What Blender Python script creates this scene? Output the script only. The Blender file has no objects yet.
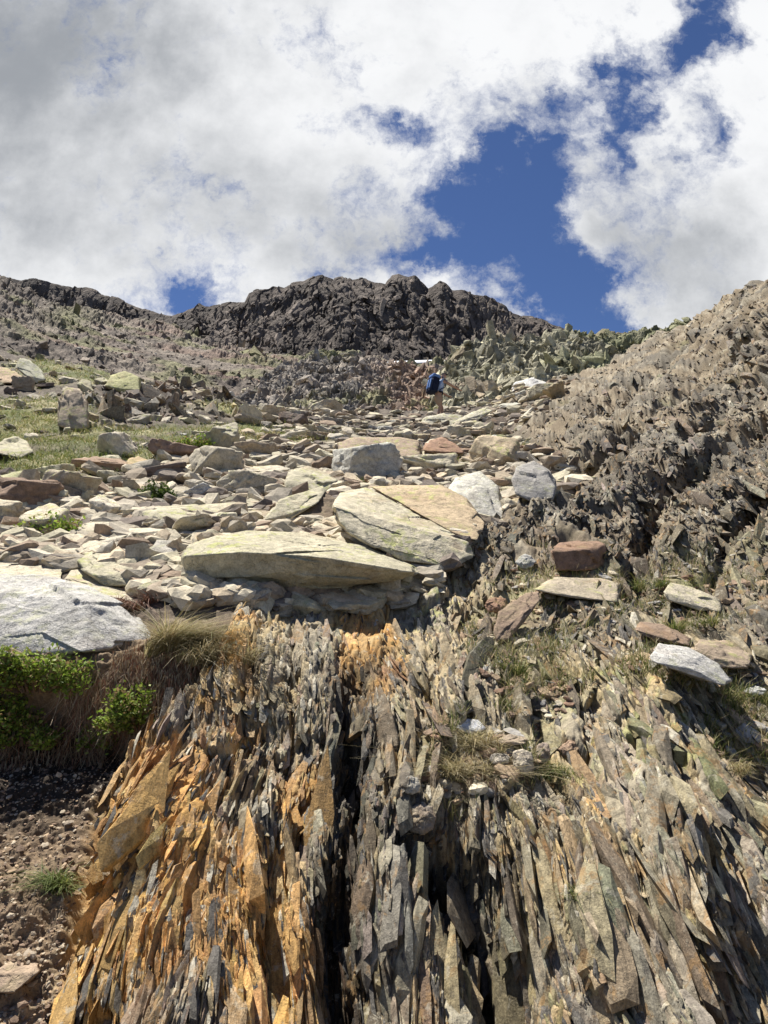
import bpy, bmesh, math
import numpy as np
from mathutils import Vector, Matrix
R = math.radians
rng = np.random.default_rng(11)
scene = bpy.context.scene
COL = scene.collection
f32 = np.float32

# ------------------------------------------------------------------ camera frame
PITCH = R(8.0)
F = 769.0
cP, sP = math.cos(PITCH), math.sin(PITCH)

def ray(px, py):
    """slope (x per metre forward, z per metre forward) of a direction of the photo"""
    xc = (np.asarray(px, float) - 384.0) / F
    yc = (512.0 - np.asarray(py, float)) / F
    dy = cP - yc * sP
    return xc / dy, (sP + yc * cP) / dy

def at(px, py, Y):
    a, b = ray(px, py)
    return np.stack([a * Y, np.broadcast_to(Y, np.shape(a * Y)), b * Y], -1)

def to_px(p):
    p = np.asarray(p, float)
    x, y, z = p[..., 0], p[..., 1], p[..., 2]
    d = y * cP + z * sP
    v = -y * sP + z * cP
    return 384 + F * x / d, 512 - F * v / d

# ------------------------------------------------------------------ noise
_perm = rng.permutation(256).astype(np.int32)
_perm = np.concatenate([_perm, _perm, _perm])
_g = rng.normal(size=(256, 3)); _g /= np.linalg.norm(_g, axis=1)[:, None]
_g = _g.astype(f32)

def perlin(P):
    P = np.ascontiguousarray(P, dtype=f32)
    i = np.floor(P).astype(np.int32)
    f = P - i
    i &= 255
    u = f * f * f * (f * (f * 6 - 15) + 10)
    out = np.zeros(P.shape[:-1], f32)
    for dx in (0, 1):
        px_ = _perm[i[..., 0] + dx]
        wx = u[..., 0] if dx else 1 - u[..., 0]
        for dy in (0, 1):
            py_ = _perm[px_ + i[..., 1] + dy]
            wy = wx * (u[..., 1] if dy else 1 - u[..., 1])
            for dz in (0, 1):
                h = _perm[py_ + i[..., 2] + dz]
                g = _g[h]
                d = g[..., 0] * (f[..., 0] - dx) + g[..., 1] * (f[..., 1] - dy) + g[..., 2] * (f[..., 2] - dz)
                out += d * wy * (u[..., 2] if dz else 1 - u[..., 2])
    return out * 1.5

def fbm(P, octaves=4, gain=0.5, ridged=False):
    a, s, out, tot = 1.0, 1.0, 0, 0
    for o in range(octaves):
        n = perlin(P * s + o * 17.31)
        if ridged:
            n = 1 - 2 * np.abs(n)
        out = out + a * n
        tot += a
        a *= gain; s *= 2.03
    return out / tot

def hsh(*ks):
    h = np.zeros(np.shape(ks[0]), np.uint32) + np.uint32(2166136261)
    for k in ks:
        k = np.asarray(k).astype(np.int64).astype(np.uint32)
        h = (h ^ k) * np.uint32(16777619)
        h ^= h >> np.uint32(13)
        h = h * np.uint32(0x5bd1e995)
        h ^= h >> np.uint32(15)
    return (h & np.uint32(0xFFFFFF)).astype(f32) / f32(0xFFFFFF)

def smooth(a, b, x):
    t = np.clip((x - a) / (b - a), 0, 1)
    return t * t * (3 - 2 * t)

def lerp(a, b, t):
    return a + (b - a) * t

# ------------------------------------------------------------------ mesh helpers
def mesh_obj(name, V, faces, mat=None, parent=None, smooth_=False, cols=None, attrs=None):
    """faces: (n,3) or (n,4) index array"""
    V = np.ascontiguousarray(V, dtype=f32).reshape(-1, 3)
    faces = np.ascontiguousarray(faces, dtype=np.int32)
    n, k = faces.shape
    me = bpy.data.meshes.new(name)
    me.vertices.add(len(V)); me.vertices.foreach_set('co', V.ravel())
    me.loops.add(n * k); me.loops.foreach_set('vertex_index', faces.ravel())
    me.polygons.add(n)
    me.polygons.foreach_set('loop_start', np.arange(0, n * k, k, dtype=np.int32))
    me.polygons.foreach_set('loop_total', np.full(n, k, np.int32))
    me.polygons.foreach_set('use_smooth', np.full(n, bool(smooth_)))
    me.update(calc_edges=True)
    if cols is not None:
        at_ = me.color_attributes.new('Col', 'FLOAT_COLOR', 'POINT')
        c4 = np.ones((len(V), 4), f32); c4[:, :3] = cols
        at_.data.foreach_set('color', c4.ravel())
    o = bpy.data.objects.new(name, me)
    COL.objects.link(o)
    if mat: me.materials.append(mat)
    if parent: o.parent = parent
    return o

def tag(o, label=None, cat=None, group=None, kind=None):
    if label: o['label'] = label
    if cat: o['category'] = cat
    if group: o['group'] = group
    if kind: o['kind'] = kind
    return o

def empty(name, loc):
    o = bpy.data.objects.new(name, None); COL.objects.link(o)
    o.location = loc; o.empty_display_size = 0.1
    return o

def grid_faces(nr, nc):
    i = np.arange(nr - 1)[:, None] * nc + np.arange(nc - 1)[None]
    return np.stack([i, i + 1, i + nc + 1, i + nc], -1).reshape(-1, 4)

_protos = {}
def shard_protos(kind):
    if kind in _protos: return _protos[kind]
    r = np.random.default_rng(77 if kind == 'plate' else 78); out = []
    for k in range(28):
        pts = []
        if kind == 'plate':
            tp = r.uniform(-.35, .35); bl = r.uniform(.2, .45) if k % 2 else 0.0; ol = [(-r.uniform(.15, .45), -r.uniform(.38, .5)), (r.uniform(.1, .45), -.5), (r.uniform(.36, .5), r.uniform(-.25, .1)), (min(.46, tp + r.uniform(.05, .3)), r.uniform(.12, .38)), (tp, .5), (max(-.5, tp - bl), .5 - bl * .2), (max(-.5, tp - r.uniform(.1, .5)), r.uniform(0, .34)), (-r.uniform(.36, .5), r.uniform(-.3, .1))]
            for sx in (-.5, .5):
                sc, ox, oy = (1.0 if sx > 0 else r.uniform(.45, .85)), r.uniform(-.1, .1), r.uniform(-.1, .1)
                for (a, b) in ol: pts.append((sx * r.uniform(.25, 1), a * sc + ox, b * sc + oy))
        else:
            for q in range(13):
                v = r.normal(size=3); v /= np.abs(v).max(); pts.append(v * .5 * r.uniform(.75, 1))
        bm = bmesh.new()
        for p_ in pts: bm.verts.new([float(x_) for x_ in p_])
        g_ = bmesh.ops.convex_hull(bm, input=bm.verts[:])
        bmesh.ops.delete(bm, geom=[v for v in bm.verts if not v.link_faces], context='VERTS')
        bmesh.ops.triangulate(bm, faces=bm.faces[:])
        bm.verts.index_update(); bm.verts.ensure_lookup_table()
        out.append((np.array([v.co[:] for v in bm.verts]), np.array([[v.index for v in f.verts] for f in bm.faces])))
        bm.free()
    _protos[kind] = out
    return out

def unit(a): return a / (np.linalg.norm(a, axis=-1, keepdims=True) + 1e-9)

def shard_geo(P, n, dims, cols, kind='plate', strike=(1, 0, 0), yaw=28.0, phi=(5, 40), sink=.3, loose=0.0, seed=1, up=(0, .2, 1), face=0.0, yfreq=1.5, lean=0.0):
    """angular broken pieces of bedrock set into a surface: P roots, n surface normals, dims (thickness, width, length)"""
    r = np.random.default_rng(seed); m = len(P)
    upv = np.array(up, float)
    t = unit(upv[None] - n * (n @ upv)[:, None])
    ph = np.radians(r.uniform(phi[0], phi[1], m))[:, None]
    lv = perlin((P * .9 + 33).astype(f32))[:, None] * np.array([[1.0, 0, 0]]) * lean
    L = unit(lv + t * np.cos(ph) + n * np.sin(ph) + r.normal(size=(m, 3)) * (.08 + loose))
    T = np.array(strike, float)[None] + r.normal(size=(m, 3)) * loose
    T = unit(T - L * (T * L).sum(1, keepdims=True))
    W = np.cross(L, T)
    wv = perlin((P * yfreq + 91).astype(f32))[:, None]
    a = np.radians(np.tanh(wv * 4 + .25) * face + r.normal(size=(m, 1)) * yaw)
    T, W = T * np.cos(a) + W * np.sin(a), W * np.cos(a) - T * np.sin(a)
    C0 = P - n * (dims[:, 1:2] * sink * r.uniform(.0, 1.5, (m, 1)))
    which = r.integers(0, 28, m); VV, FF, CC, off = [], [], [], 0
    for k, (v, f) in enumerate(shard_protos(kind)):
        ii = np.nonzero(which == k)[0]
        if not len(ii): continue
        d_ = dims[ii]
        X = C0[ii][:, None] + (v[None, :, 0:1] * d_[:, None, 0:1]) * T[ii][:, None] + (v[None, :, 1:2] * d_[:, None, 1:2]) * W[ii][:, None] + (v[None, :, 2:3] * d_[:, None, 2:3]) * L[ii][:, None]
        VV.append(X.reshape(-1, 3)); FF.append((f[None] + (off + np.arange(len(ii)) * len(v))[:, None, None]).reshape(-1, 3)); off += X.shape[0] * len(v)
        CC.append(np.repeat(cols[ii], len(v), 0))
    return np.concatenate(VV), np.concatenate(FF), np.concatenate(CC)

def join_geo(parts):
    VV, FF, CC, off = [], [], [], 0
    for v, f, c_ in parts:
        VV.append(v); FF.append(f + off); CC.append(c_); off += len(v)
    return np.concatenate(VV), np.concatenate(FF), np.concatenate(CC)

def blur(A, n, it=3):
    for ax in (0, 1):
        for _ in range(it):
            pad = [(0, 0), (0, 0)]; pad[ax] = (n, n)
            B = np.cumsum(np.pad(A, pad, mode='edge'), axis=ax)
            z = np.zeros_like(np.take(B, [0], axis=ax))
            B = np.concatenate([z, B], axis=ax)
            L = A.shape[ax]
            A = (np.take(B, np.arange(2 * n + 1, 2 * n + 1 + L), axis=ax) - np.take(B, np.arange(L), axis=ax)) / (2 * n + 1)
    return A

def in_poly(px, py, poly):
    poly = np.asarray(poly, float)
    inside = np.zeros(np.shape(px), bool)
    x0, y0 = poly[-1]
    for x1, y1 in poly:
        c = ((y1 > py) != (y0 > py))
        with np.errstate(divide='ignore', invalid='ignore'):
            xi = (x0 - x1) * (py - y1) / (y0 - y1 + 1e-12) + x1
        inside ^= c & (px < xi)
        x0, y0 = x1, y1
    return inside

# ------------------------------------------------------------------ materials
def new_mat(name):
    m = bpy.data.materials.new(name); m.use_nodes = True
    nt = m.node_tree; nt.nodes.clear()
    return m, nt, nt.nodes, nt.links

def N(nt, kind, **kw):
    n = nt.nodes.new(kind)
    for k, v in kw.items():
        if k.startswith('_'):
            setattr(n, k[1:], v)
        else:
            key = k.replace('__', ' ')
            n.inputs[int(key[1:]) if key[0] == 'i' and key[1:].isdigit() else key].default_value = v
    return n

def mixc(nt, fac, a, b, blend='MIX'):
    n = nt.nodes.new('ShaderNodeMix'); n.data_type = 'RGBA'; n.blend_type = blend
    for sock, v in ((n.inputs[0], fac), (n.inputs[6], a), (n.inputs[7], b)):
        if isinstance(v, bpy.types.NodeSocket): nt.links.new(v, sock)
        elif isinstance(v, (int, float)): sock.default_value = v
        else: sock.default_value = (*v, 1)
    return n.outputs[2]

def mathn(nt, op, a, b=None, c=None, clamp=False):
    n = nt.nodes.new('ShaderNodeMath'); n.operation = op; n.use_clamp = clamp
    for i, v in enumerate((a, b, c)):
        if v is None: continue
        if isinstance(v, bpy.types.NodeSocket): nt.links.new(v, n.inputs[i])
        else: n.inputs[i].default_value = v
    return n.outputs[0]

def ramp(nt, fac, lo, hi):
    n = nt.nodes.new('ShaderNodeMapRange'); n.interpolation_type = 'SMOOTHSTEP'
    nt.links.new(fac, n.inputs[0]); n.inputs[1].default_value = lo; n.inputs[2].default_value = hi
    return n.outputs[0]

def noise(nt, vec, scale, detail=6, rough=0.6, dist=0.0):
    n = N(nt, 'ShaderNodeTexNoise', Scale=scale, Detail=detail, Roughness=rough, Distortion=dist)
    nt.links.new(vec, n.inputs['Vector'])
    return n.outputs['Fac']

def finish(nt, color, height=None, rough=0.9, dist=0.02, strength=0.6, spec=0.25, rough_sock=None):
    b = N(nt, 'ShaderNodeBsdfPrincipled', Roughness=rough)
    b.inputs['Specular IOR Level'].default_value = spec
    if isinstance(color, bpy.types.NodeSocket): nt.links.new(color, b.inputs['Base Color'])
    else: b.inputs['Base Color'].default_value = (*color, 1)
    if rough_sock is not None: nt.links.new(rough_sock, b.inputs['Roughness'])
    if height is not None:
        bp = N(nt, 'ShaderNodeBump', Strength=strength, Distance=dist)
        nt.links.new(height, bp.inputs['Height']); nt.links.new(bp.outputs[0], b.inputs['Normal'])
    o = nt.nodes.new('ShaderNodeOutputMaterial'); nt.links.new(b.outputs[0], o.inputs[0])
    return b

def coords(nt):
    return nt.nodes.new('ShaderNodeTexCoord').outputs['Object']

def colattr(nt):
    n = nt.nodes.new('ShaderNodeVertexColor'); n.layer_name = 'Col'
    return n.outputs[0]

def terrain_mat(name, scale, bump_d, contrast=0.55, fine=1.0):
    m, nt, _, _ = new_mat(name)
    co = coords(nt)
    base = colattr(nt)
    n1 = noise(nt, co, scale, 8, 0.68)
    n2 = noise(nt, co, scale * 6, 6, 0.7)
    k = mathn(nt, 'ADD', mathn(nt, 'MULTIPLY', n1, 1.1), mathn(nt, 'MULTIPLY', n2, 0.9))   # ~1
    k = mathn(nt, 'MULTIPLY_ADD', mathn(nt, 'SUBTRACT', k, 1.0), contrast * 3.2, 1.0)
    k = mathn(nt, 'MAXIMUM', k, 0.25)
    g = nt.nodes.new('ShaderNodeCombineColor')
    for i in range(3): nt.links.new(k, g.inputs[i])
    c = mixc(nt, 1.0, base, g.outputs[0], 'MULTIPLY')
    h = mathn(nt, 'ADD', n1, mathn(nt, 'MULTIPLY', n2, 0.35 * fine))
    finish(nt, c, h, 0.92, bump_d, 0.7, 0.2)
    return m

def rock_mat(name, lichen=0.5, speck=0.5, grain=1.0, bump=0.03, stain=0.3, spec=0.25):
    """weathered rock; the object's own colour is the stone, the nodes add grain, lichen, dark specks and rusty stains"""
    m, nt, _, _ = new_mat(name)
    co = coords(nt)
    oi = nt.nodes.new('ShaderNodeObjectInfo')
    off = N(nt, 'ShaderNodeVectorMath', _operation='ADD'); nt.links.new(co, off.inputs[0])
    rv = N(nt, 'ShaderNodeVectorMath', _operation='SCALE'); rv.inputs[0].default_value = (37, 21, 53)
    nt.links.new(oi.outputs['Random'], rv.inputs['Scale']); nt.links.new(rv.outputs[0], off.inputs[1])
    v = off.outputs[0]
    big = noise(nt, v, 3.0, 6, 0.62, 0.4)
    mid = noise(nt, v, 14.0, 7, 0.66)
    fin = noise(nt, v, 85.0, 4, 0.7)
    k = mathn(nt, 'MULTIPLY_ADD', mathn(nt, 'SUBTRACT', mid, 0.5), 1.5, 1.0)
    k = mathn(nt, 'MULTIPLY_ADD', mathn(nt, 'SUBTRACT', fin, 0.5), 1.3 * grain, k)
    k = mathn(nt, 'MULTIPLY_ADD', mathn(nt, 'SUBTRACT', big, 0.5), 1.0, k)
    k = mathn(nt, 'MAXIMUM', k, 0.3)
    g = nt.nodes.new('ShaderNodeCombineColor')
    for i in range(3): nt.links.new(k, g.inputs[i])
    c = mixc(nt, 1.0, oi.outputs['Color'], g.outputs[0], 'MULTIPLY')
    st = noise(nt, v, 2.2, 5, 0.6, 0.8)
    c = mixc(nt, mathn(nt, 'MULTIPLY', ramp(nt, st, 0.54, 0.66), stain), c, (0.33, 0.19, 0.09))
    # lichen: yellow green, on faces that look up
    geo = nt.nodes.new('ShaderNodeNewGeometry')
    sx = nt.nodes.new('ShaderNodeSeparateXYZ'); nt.links.new(geo.outputs['Normal'], sx.inputs[0])
    ln = noise(nt, v, 9.0, 8, 0.72, 0.5)
    lm = mathn(nt, 'MULTIPLY', ramp(nt, ln, 0.50, 0.60), ramp(nt, sx.outputs[2], 0.0, 0.6))
    lb = ramp(nt, noise(nt, v, 1.7, 4, 0.6), 0.38, 0.6)
    lm = mathn(nt, 'MULTIPLY', mathn(nt, 'MULTIPLY', lm, lb), lichen)
    c = mixc(nt, lm, c, (0.40, 0.42, 0.13))
    # dark crust lichen and pits
    dn = noise(nt, v, 34.0, 5, 0.7)
    c = mixc(nt, mathn(nt, 'MULTIPLY', ramp(nt, dn, 0.60, 0.70), speck), c, (0.06, 0.055, 0.05))
    cr = N(nt, 'ShaderNodeTexVoronoi', _feature='DISTANCE_TO_EDGE', Scale=3.2)
    wv = N(nt, 'ShaderNodeVectorMath', _operation='ADD')
    nz = N(nt, 'ShaderNodeTexNoise', Scale=5.0, Detail=4.0); nt.links.new(v, nz.inputs['Vector'])
    nt.links.new(v, wv.inputs[0]); nt.links.new(nz.outputs['Color'], wv.inputs[1]); nt.links.new(wv.outputs[0], cr.inputs['Vector'])
    crack = mathn(nt, 'SUBTRACT', 1.0, ramp(nt, cr.outputs['Distance'], 0.0, 0.018))
    h = mathn(nt, 'ADD', mathn(nt, 'MULTIPLY', mid, 1.0), mathn(nt, 'MULTIPLY', fin, 0.25))
    h = mathn(nt, 'ADD', h, mathn(nt, 'MULTIPLY', big, 1.0))
    h = mathn(nt, 'SUBTRACT', h, mathn(nt, 'MULTIPLY', crack, 0.35))
    h = mathn(nt, 'SUBTRACT', h, mathn(nt, 'MULTIPLY', lm, -0.08))
    finish(nt, c, h, 0.88, bump, 0.8, spec)
    return m

def plant_mat(name, trans=0.35, var=0.5):
    m, nt, _, _ = new_mat(name)
    base = colattr(nt)
    k = noise(nt, coords(nt), 30.0, 3, 0.6)
    k = mathn(nt, 'MULTIPLY_ADD', mathn(nt, 'SUBTRACT', k, 0.5), var * 2, 1.0)
    g = nt.nodes.new('ShaderNodeCombineColor')
    for i in range(3): nt.links.new(k, g.inputs[i])
    c = mixc(nt, 1.0, base, g.outputs[0], 'MULTIPLY')
    b = N(nt, 'ShaderNodeBsdfPrincipled', Roughness=0.6); nt.links.new(c, b.inputs['Base Color'])
    b.inputs['Specular IOR Level'].default_value = 0.3
    t = nt.nodes.new('ShaderNodeBsdfTranslucent'); nt.links.new(c, t.inputs[0])
    mx = nt.nodes.new('ShaderNodeMixShader'); mx.inputs[0].default_value = trans
    nt.links.new(b.outputs[0], mx.inputs[1]); nt.links.new(t.outputs[0], mx.inputs[2])
    o = nt.nodes.new('ShaderNodeOutputMaterial'); nt.links.new(mx.outputs[0], o.inputs[0])
    return m

def cloth_mat(name, color, scale=60, rough=0.85, var=0.35):
    m, nt, _, _ = new_mat(name)
    n = noise(nt, coords(nt), scale, 4, 0.6)
    k = mathn(nt, 'MULTIPLY_ADD', mathn(nt, 'SUBTRACT', n, 0.5), var * 2, 1.0)
    g = nt.nodes.new('ShaderNodeCombineColor')
    for i in range(3): nt.links.new(k, g.inputs[i])
    finish(nt, mixc(nt, 1.0, color, g.outputs[0], 'MULTIPLY'), n, rough, 0.01, 0.4, 0.2)
    return m

def schist_mat():
    m, nt, _, _ = new_mat('schist_plates')
    co = coords(nt); base = colattr(nt)
    mp = N(nt, 'ShaderNodeMapping'); mp.inputs['Scale'].default_value = (5.0, 1.0, 1.0); nt.links.new(co, mp.inputs['Vector'])
    lam = noise(nt, mp.outputs[0], 13.0, 7, 0.65, .3)
    n1 = noise(nt, co, 24.0, 8, 0.68); n2 = noise(nt, co, 130.0, 5, 0.7)
    k = mathn(nt, 'ADD', mathn(nt, 'ADD', mathn(nt, 'MULTIPLY', n1, .8), mathn(nt, 'MULTIPLY', n2, .6)), mathn(nt, 'MULTIPLY', lam, .6))
    k = mathn(nt, 'MAXIMUM', mathn(nt, 'MULTIPLY_ADD', mathn(nt, 'SUBTRACT', k, 1.0), 3.0, 1.05), .2)
    g = nt.nodes.new('ShaderNodeCombineColor')
    for i in range(3): nt.links.new(k, g.inputs[i])
    c = mixc(nt, 1.0, base, g.outputs[0], 'MULTIPLY')
    c = mixc(nt, mathn(nt, 'MULTIPLY', ramp(nt, noise(nt, co, 7.0, 7, .7, .5), .54, .62), .55), c, (.36, .21, .08))
    c = mixc(nt, mathn(nt, 'MULTIPLY', ramp(nt, noise(nt, co, 11.0, 7, .72, .6), .56, .63), .5), c, (.47, .43, .33))
    c = mixc(nt, mathn(nt, 'MULTIPLY', ramp(nt, noise(nt, co, 16.0, 6, .7), .60, .68), .6), c, (.07, .062, .055))
    h = mathn(nt, 'ADD', mathn(nt, 'ADD', n1, mathn(nt, 'MULTIPLY', n2, .3)), mathn(nt, 'MULTIPLY', lam, .9))
    finish(nt, c, h, .8, .016, .8, .3)
    return m
M_schist = schist_mat()
M_near = terrain_mat('schist_and_soil', 26.0, 0.018, 0.55)
M_mid = terrain_mat('crag_rock', 1.6, 0.30, 0.6)
M_far = terrain_mat('scree_slope', 0.55, 0.8, 0.7)
M_peak = terrain_mat('shaded_cliff_rock', 0.16, 2.5, 0.5)
M_rock = rock_mat('lichen_rock', 0.75, 0.35, 1.0, 0.03, 0.25)
M_gran = rock_mat('pale_granite', 0.30, 0.30, 1.4, 0.03, 0.10)
M_rust = rock_mat('rusty_schist', 0.12, 0.35, 0.9, 0.025, 0.35)
M_scree = terrain_mat('scree_stone', 9.0, 0.02, 0.5)
M_plant = plant_mat('leaf_and_blade', .35)
M_dead = plant_mat('dead_stalk', 0.15)

# ------------------------------------------------------------------ the near ground: depth along each direction
KN = {  # column of the photo: (row, metres forward)
    -260: [(1700, 1.3), (1250, 2.3), (1024, 3.0), (940, 3.3), (860, 3.8), (800, 4.2), (755, 4.42), (680, 4.62), (650, 4.8), (600, 5.4), (560, 6.2), (520, 7.5), (480, 9.6), (440, 13), (400, 18), (370, 23), (350, 27), (250, 60)],
    60: [(1700, 1.3), (1250, 2.3), (1024, 3.0), (940, 3.3), (860, 3.8), (800, 4.2), (755, 4.45), (680, 4.65), (650, 4.8), (600, 5.5), (560, 6.3), (520, 7.6), (480, 9.8), (440, 13.2), (400, 18.5), (370, 23.5), (350, 27.5), (250, 60)],
    200: [(1700, 1.3), (1250, 2.3), (1024, 2.95), (940, 3.15), (860, 3.45), (800, 3.75), (740, 4.1), (680, 4.6), (640, 5.0), (600, 5.55), (560, 6.4), (520, 7.9), (480, 10.4), (440, 15.2), (410, 22), (390, 28), (250, 60)],
    384: [(1700, 1.3), (1250, 2.3), (1024, 3.0), (940, 3.2), (860, 3.45), (800, 3.75), (740, 4.1), (680, 4.6), (640, 5.0), (600, 5.6), (560, 6.6), (520, 8.2), (480, 11), (440, 17.5), (421, 28.5), (408, 36), (250, 75)],
    500: [(1700, 1.3), (1250, 2.3), (1024, 3.0), (940, 3.2), (860, 3.45), (800, 3.78), (740, 4.2), (680, 4.75), (640, 5.2), (600, 5.9), (560, 7.0), (520, 8.5), (480, 11.3), (440, 18), (421, 25.5), (410, 31), (395, 38), (250, 75)],
    620: [(1700, 1.3), (1250, 2.3), (1024, 3.0), (940, 3.2), (860, 3.5), (740, 4.3), (680, 4.95), (640, 5.5), (600, 6.2), (560, 7.2), (520, 8.6), (480, 10.7), (440, 14), (400, 20.5), (375, 28), (357, 36), (250, 75)],
    768: [(1700, 1.3), (1250, 2.3), (1024, 3.0), (860, 3.6), (740, 4.4), (680, 5.0), (640, 5.6), (600, 6.35), (560, 7.1), (500, 8.5), (440, 10.3), (380, 12.8), (330, 16), (290, 20), (200, 32)],
    1060: [(1700, 1.3), (1250, 2.3), (1024, 3.0), (860, 3.6), (740, 4.3), (640, 5.2), (560, 6.2), (500, 7.2), (440, 8.6), (380, 10.2), (330, 12), (290, 14), (200, 19), (130, 25)],
}
CREST = [(-260, 345), (0, 352), (60, 362), (130, 380), (200, 394), (250, 405), (300, 411), (440, 411), (480, 404), (520, 394), (560, 386), (580, 379), (600, 372), (625, 360), (650, 347), (700, 320), (768, 287), (830, 255), (920, 212), (1060, 150)]

_gx = np.arange(-260, 1061, 4.0); _gy = np.arange(100, 1701, 4.0)
_cols = np.array(sorted(KN))
_tab = []
for c in _cols:
    k = np.array(sorted(KN[c])); _tab.append(np.interp(_gy, k[:, 0], np.log(k[:, 1])))
_tab = np.array(_tab)
_LY = np.empty((len(_gy), len(_gx)))
for r_ in range(len(_gy)): _LY[r_] = np.interp(_gx, _cols, _tab[:, r_])
_LY = blur(_LY, 4, 2)

def depth(px, py):
    a = np.clip((np.asarray(px, float) + 260) / 4, 0, len(_gx) - 1.001); b = np.clip((np.asarray(py, float) - 100) / 4, 0, len(_gy) - 1.001)
    i, j = b.astype(int), a.astype(int); u, v = a - j, b - i
    L = _LY
    return np.exp((L[i, j] * (1 - u) + L[i, j + 1] * u) * (1 - v) + (L[i + 1, j] * (1 - u) + L[i + 1, j + 1] * u) * v)

def fins(c, s, w, L, seed):
    """broken upright plates: c across the plates, s up along them"""
    ci = c / w; i = np.floor(ci); f = ci - i
    r1 = hsh(i, seed)
    si = s / (L * (0.55 + 0.9 * r1)) + r1 * 31.7 + (f - 0.5) * (hsh(i, seed + 7) - 0.5) * 1.2
    k = np.floor(si); g = si - k
    h = hsh(i, k, seed + 1)
    p = h + 0.9 * (hsh(i, k, seed + 2) - 0.35) * (f - 0.5) + 0.7 * (hsh(i, k, seed + 3) - 0.6) * (g - 0.5)
    tip = np.clip(np.abs(f - 0.5) * 2 - (1 - g) * 2.6, 0, 1)
    p -= 0.8 * tip
    p -= 0.30 * np.exp(-(np.minimum(f, 1 - f) / 0.07) ** 2)
    return p, hsh(i, k, seed + 4)

def shards(c, s, w, L, seed, grad=1.0, slant=0.35, bias=.5):
    """broken rock: elongated cells, each with its own height and tilt, parted by narrow cracks"""
    x = c / w; y = s / L + slant * x * 0.0
    xi, yi = np.floor(x), np.floor(y)
    d1 = np.full(np.shape(x), 1e9, f32); d2 = d1.copy()
    bi = np.zeros(np.shape(x), f32); bj = bi.copy(); bx = bi.copy(); by = bi.copy()
    for a in (-1, 0, 1):
        for b in (-1, 0, 1):
            ci, cj = xi + a, yi + b
            dx = (x - ci - hsh(ci, cj, seed)).astype(f32); dy = (y - cj - hsh(ci, cj, seed + 1)).astype(f32)
            sl = (hsh(ci, cj, seed + 5) - .5) * slant * 2
            dq = (np.abs(dx + sl * dy) * .55 + np.hypot(dx, dy) * .6).astype(f32)
            m = dq < d1
            d2 = np.where(m, d1, np.minimum(d2, dq)); d1 = np.where(m, dq, d1)
            bi = np.where(m, ci, bi); bj = np.where(m, cj, bj); bx = np.where(m, dx, bx); by = np.where(m, dy, by)
    h = hsh(bi, bj, seed + 2)
    gx = (hsh(bi, bj, seed + 3) - bias) * 2 * grad; gy = (hsh(bi, bj, seed + 4) - .4) * 1.6 * grad
    p = h + gx * bx + gy * by - 0.22 * np.exp(-((d2 - d1) / .06) ** 2)
    return p, hsh(bi, bj, seed + 6)

def normals(P):
    du = np.gradient(P, axis=1); dv = np.gradient(P, axis=0)
    n = np.cross(du, dv)
    n /= np.linalg.norm(n, axis=-1)[..., None] + 1e-12
    s = np.sign(-(n * P).sum(-1)); s[s == 0] = 1
    return n * s[..., None]

def polyline_dist(px, py, pts):
    d = np.full(np.shape(px), 1e9); pts = np.asarray(pts, float)
    for (x0, y0), (x1, y1) in zip(pts[:-1], pts[1:]):
        t = np.clip(((px - x0) * (x1 - x0) + (py - y0) * (y1 - y0)) / ((x1 - x0) ** 2 + (y1 - y0) ** 2), 0, 1)
        d = np.minimum(d, np.hypot(px - x0 - t * (x1 - x0), py - y0 - t * (y1 - y0)))
    return d

# grid
# columns run up the slope along the plates, so that broken edges follow the mesh
def fan(py): return np.interp(py, [500, 600, 740, 1024, 1250, 1700], [.5, .5, .69, 1.0, 1.2, 1.2])
xs = np.concatenate([np.arange(-910, -424, 10), np.arange(-424, 1192, 1.25), np.arange(1192, 1740, 10)])
rows = 860
tt = np.concatenate([np.linspace(0, 0.12, 50)[:-1], np.linspace(0.12, 1, rows)])   # 0 at row 1700, 1 at the crest
crest = np.interp(384 + (xs - 384) * .5, *np.array(CREST).T)
crest = blur(crest[None].repeat(3, 0), 6, 2)[0]
low = np.interp(tt, [0, 0.12, 1], [1700, 1060, 0])
w_ = np.clip((1060 - low) / 1060, 0, 1)
PY = np.where(low[:, None] >= 1060, low[:, None], 1060 + (crest[None] - 1060) * w_[:, None])
PX = 384 + (xs[None] - 384) * fan(PY)
Y = depth(PX, PY)
B = at(PX, PY, Y)
nrm = normals(B)
Bs = B.astype(f32)
# masks
SCH = [(48, 1030), (70, 930), (88, 850), (95, 800), (150, 740), (205, 690), (232, 640), (240, 585), (300, 576), (420, 576), (436, 560), (480, 540), (512, 520), (538, 500), (556, 470), (532, 440), (500, 415), (515, 395), (555, 375), (660, 330), (780, 270), (1080, 100), (1080, 1720), (30, 1720)]
S = in_poly(PX, PY, SCH).astype(float)
S = blur(S, 5, 2)
near = np.maximum(smooth(610, 700, PY + 40 * fbm(Bs * 0.6, 2)), smooth(580, 420, PX) * smooth(552, 585, PY))            # 1 on the outcrop by the camera, 0 on the rib
rib = S * (1 - near)
ledge = np.zeros_like(PX)                                     # earth ledges between the fins, with stones and grass
for (x, y, rx, ry) in [(470, 770, 75, 42), (690, 690, 95, 30), (560, 600, 75, 45), (690, 600, 80, 32), (540, 690, 50, 45), (740, 745, 40, 45), (495, 655, 30, 60)]:
    ledge = np.maximum(ledge, np.exp(-(((PX - x) / rx) ** 2 + ((PY - y) / ry) ** 2) ** 2))
ledge *= smooth(-0.35, 0.1, fbm(Bs * 3.0 + 5, 3) + 0.1)

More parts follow.
